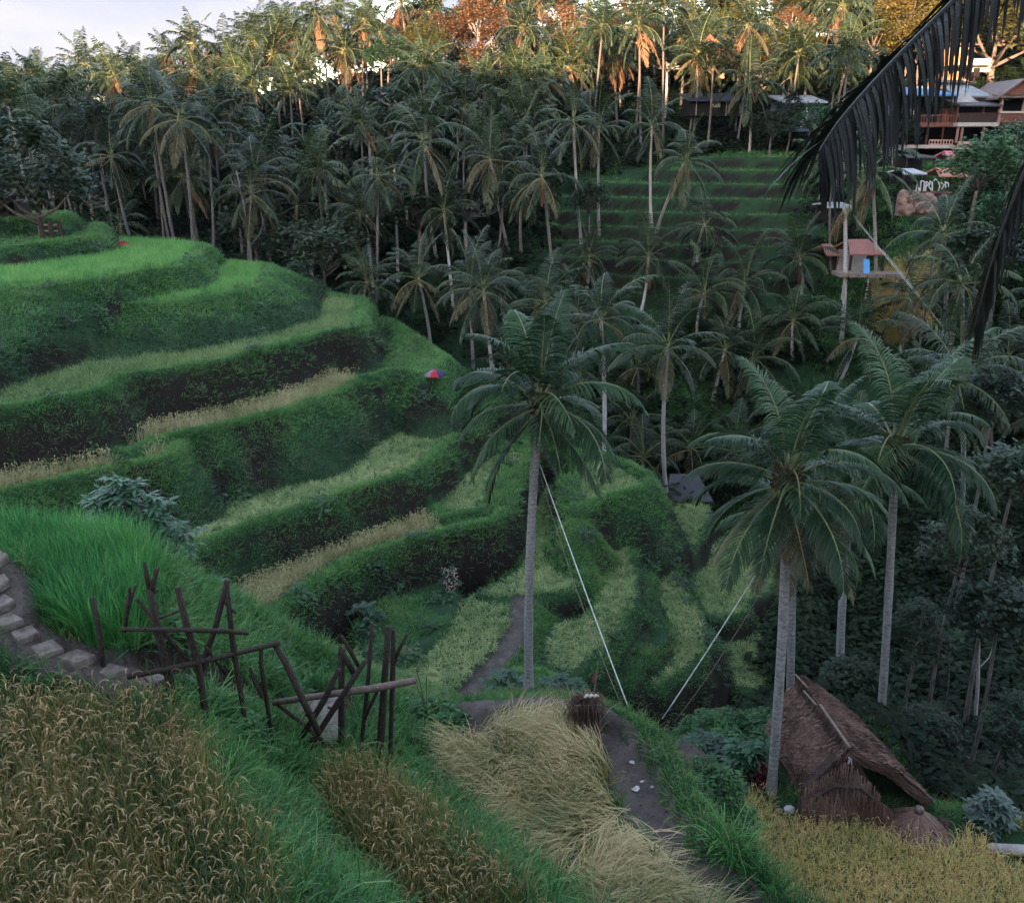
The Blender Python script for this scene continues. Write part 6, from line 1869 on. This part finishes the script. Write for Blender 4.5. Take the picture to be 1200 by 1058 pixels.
h.box('wall', 808, 874, 116, 136, 0, 4, B_void); h.slope('roof', 804, 878, 118, 107, -1, 4, corrugated('navy_sheet', (.03, .04, .075))); h.box('window', 832, 844, 120, 126, -.08, 0, B_concrete)
for px in (815, 850, 866): h.box('post', px - .8, px + .8, 118, 136, -.5, -.3, B_concrete)
h = Site('grey_house', 'grey walled house with a pale roof behind the tip of the near hanging frond', 'house', 944, 152, 86)
h.box('wall', 918, 962, 118, 154, 0, 5, B_bluewall); h.box('door', 937, 947, 126, 149, -.1, 0, B_whitewall); h.slope('roof', 914, 966, 120, 109, -1, 4, R_pale); h.box('window', 924, 932, 126, 136, -.08, 0, B_void)
h = Site('curved_ridge_house', 'far house with a dark upswept ridge roof in the hazy wood', 'house', 102, 170, 96)
h.box('wall', 84, 122, 156, 172, .5, 5, B_darkwood)
mb = MB(); L_, R2 = [], []
for k in range(9):
    t = k / 8; px = 80 + 46 * t; z_ = 154 - (0 if t in (0, 1) else 14 * (1 - abs(2 * t - 1)) ** 1.6)
    L_.append(mb.vert(h.P(px, 157, -1))); R2.append(mb.vert(h.P(px, z_, 2.5)))
for k in range(8): mb.face((L_[k], L_[k + 1], R2[k + 1], R2[k]))
mb.build('roof', [R_dark], h.root)
h.box('post', 82, 83.4, 150, 172, -.6, -.4, B_concrete); h.box('post', 122, 123.4, 150, 172, -.6, -.4, B_concrete)
h = Site('hazy_shed', 'far shed with a faded roof right of the upswept ridge roof', 'shed', 152, 166, 98)
h.box('wall', 136, 168, 154, 168, 0, 4, B_darkwood); h.slope('roof', 134, 172, 155, 147, -1, 4, R_grey)
# the shelter on top of the terraced hill
h = Site('hilltop_shelter', 'thatched shelter at the left edge on top of the terraced hill', 'shelter', 4, 250, 53)
h.slope('roof', -30, 15, 237, 224, -1.2, 1.5, M_thatchbed, .3, -22, 4); h.box('wall', -24, 9, 237, 255, .6, 2.5, B_darkwood)
for px in (-20, 10): h.box('post', px - 1, px + 1, 236, 256, -.5, -.3, M_stick)
h = Site('rail_fence', 'short weathered rail fence under the dark round tree', 'fence', 64, 276, 50)
for py in (263, 270): h.box('rail', 48, 72, py, py + 1.6, 0, .08, M_pole)
for px in (49, 60, 71): h.box('post', px - .8, px + .8, 259, 280, -.08, .0, M_stick)
sack(146, 300, -6.2, .8, 'red cloth bundle at the far rim of the brightest green terrace', wallm('red_cloth', (.20, .02, .03)), 'cloth', 'cloth_bundle')
# a strip of dry grass slope below the stone wall, and greenery round the houses
def patch(px0, px1, py0, py1, d0, d1, lib, n, label, sc):
    xs, ys = [], []
    for _ in range(n):
        d = rnd.uniform(d0, d1); p = PD(rnd.uniform(px0, px1), 300, d); xs.append(p[0]); ys.append(d)
    xs, ys = np.array(xs), np.array(ys); zs = land(xs, ys)
    scatter('grass' if lib != 'under' else 'undergrowth', lib, xs, ys, zs, np.abs(rng.normal(0, .3, n)), rng.random(n) * 6.28, rng.uniform(*sc, n), label)
patch(1030, 1100, 250, 300, 58.5, 64.5, 'field', 900, 'dry golden grass on the slope under the rubble wall', (1.2, 2.2))
patch(960, 1215, 180, 330, 57, 78, 'bank_far', 2600, 'green grass on the slope between the houses and the swing platform', (1.2, 2.4))
patch(1100, 1225, 180, 330, 56, 78, 'under', 110, 'leafy greenery on the slope beneath the balcony houses', (.5, 1.1))
patch(950, 1060, 160, 250, 66, 80, 'under', 70, 'leafy greenery around the white roofed shed', (.5, 1.0))

# ------------------------------------------------------------------ the air in the valley
HAZE = 0.00006
if HAZE:
    mb = MB(); mb.box((0, 55, 10), (420, 330, 72))
    m = bpy.data.materials.new('valley_air'); m.use_nodes = True
    n, l = m.node_tree.nodes, m.node_tree.links; n.clear()
    out = n.new('ShaderNodeOutputMaterial'); pv = n.new('ShaderNodeVolumePrincipled')
    pv.inputs['Color'].default_value = (.82, .88, 1.0, 1); pv.inputs['Density'].default_value = HAZE; pv.inputs['Anisotropy'].default_value = .2
    l.new(pv.outputs[0], out.inputs['Volume'])
    hz = mb.build('haze', [m]); tag(hz, 'thin bluish evening haze hanging in the valley', kind='stuff')
    hz.display_type = 'WIRE'
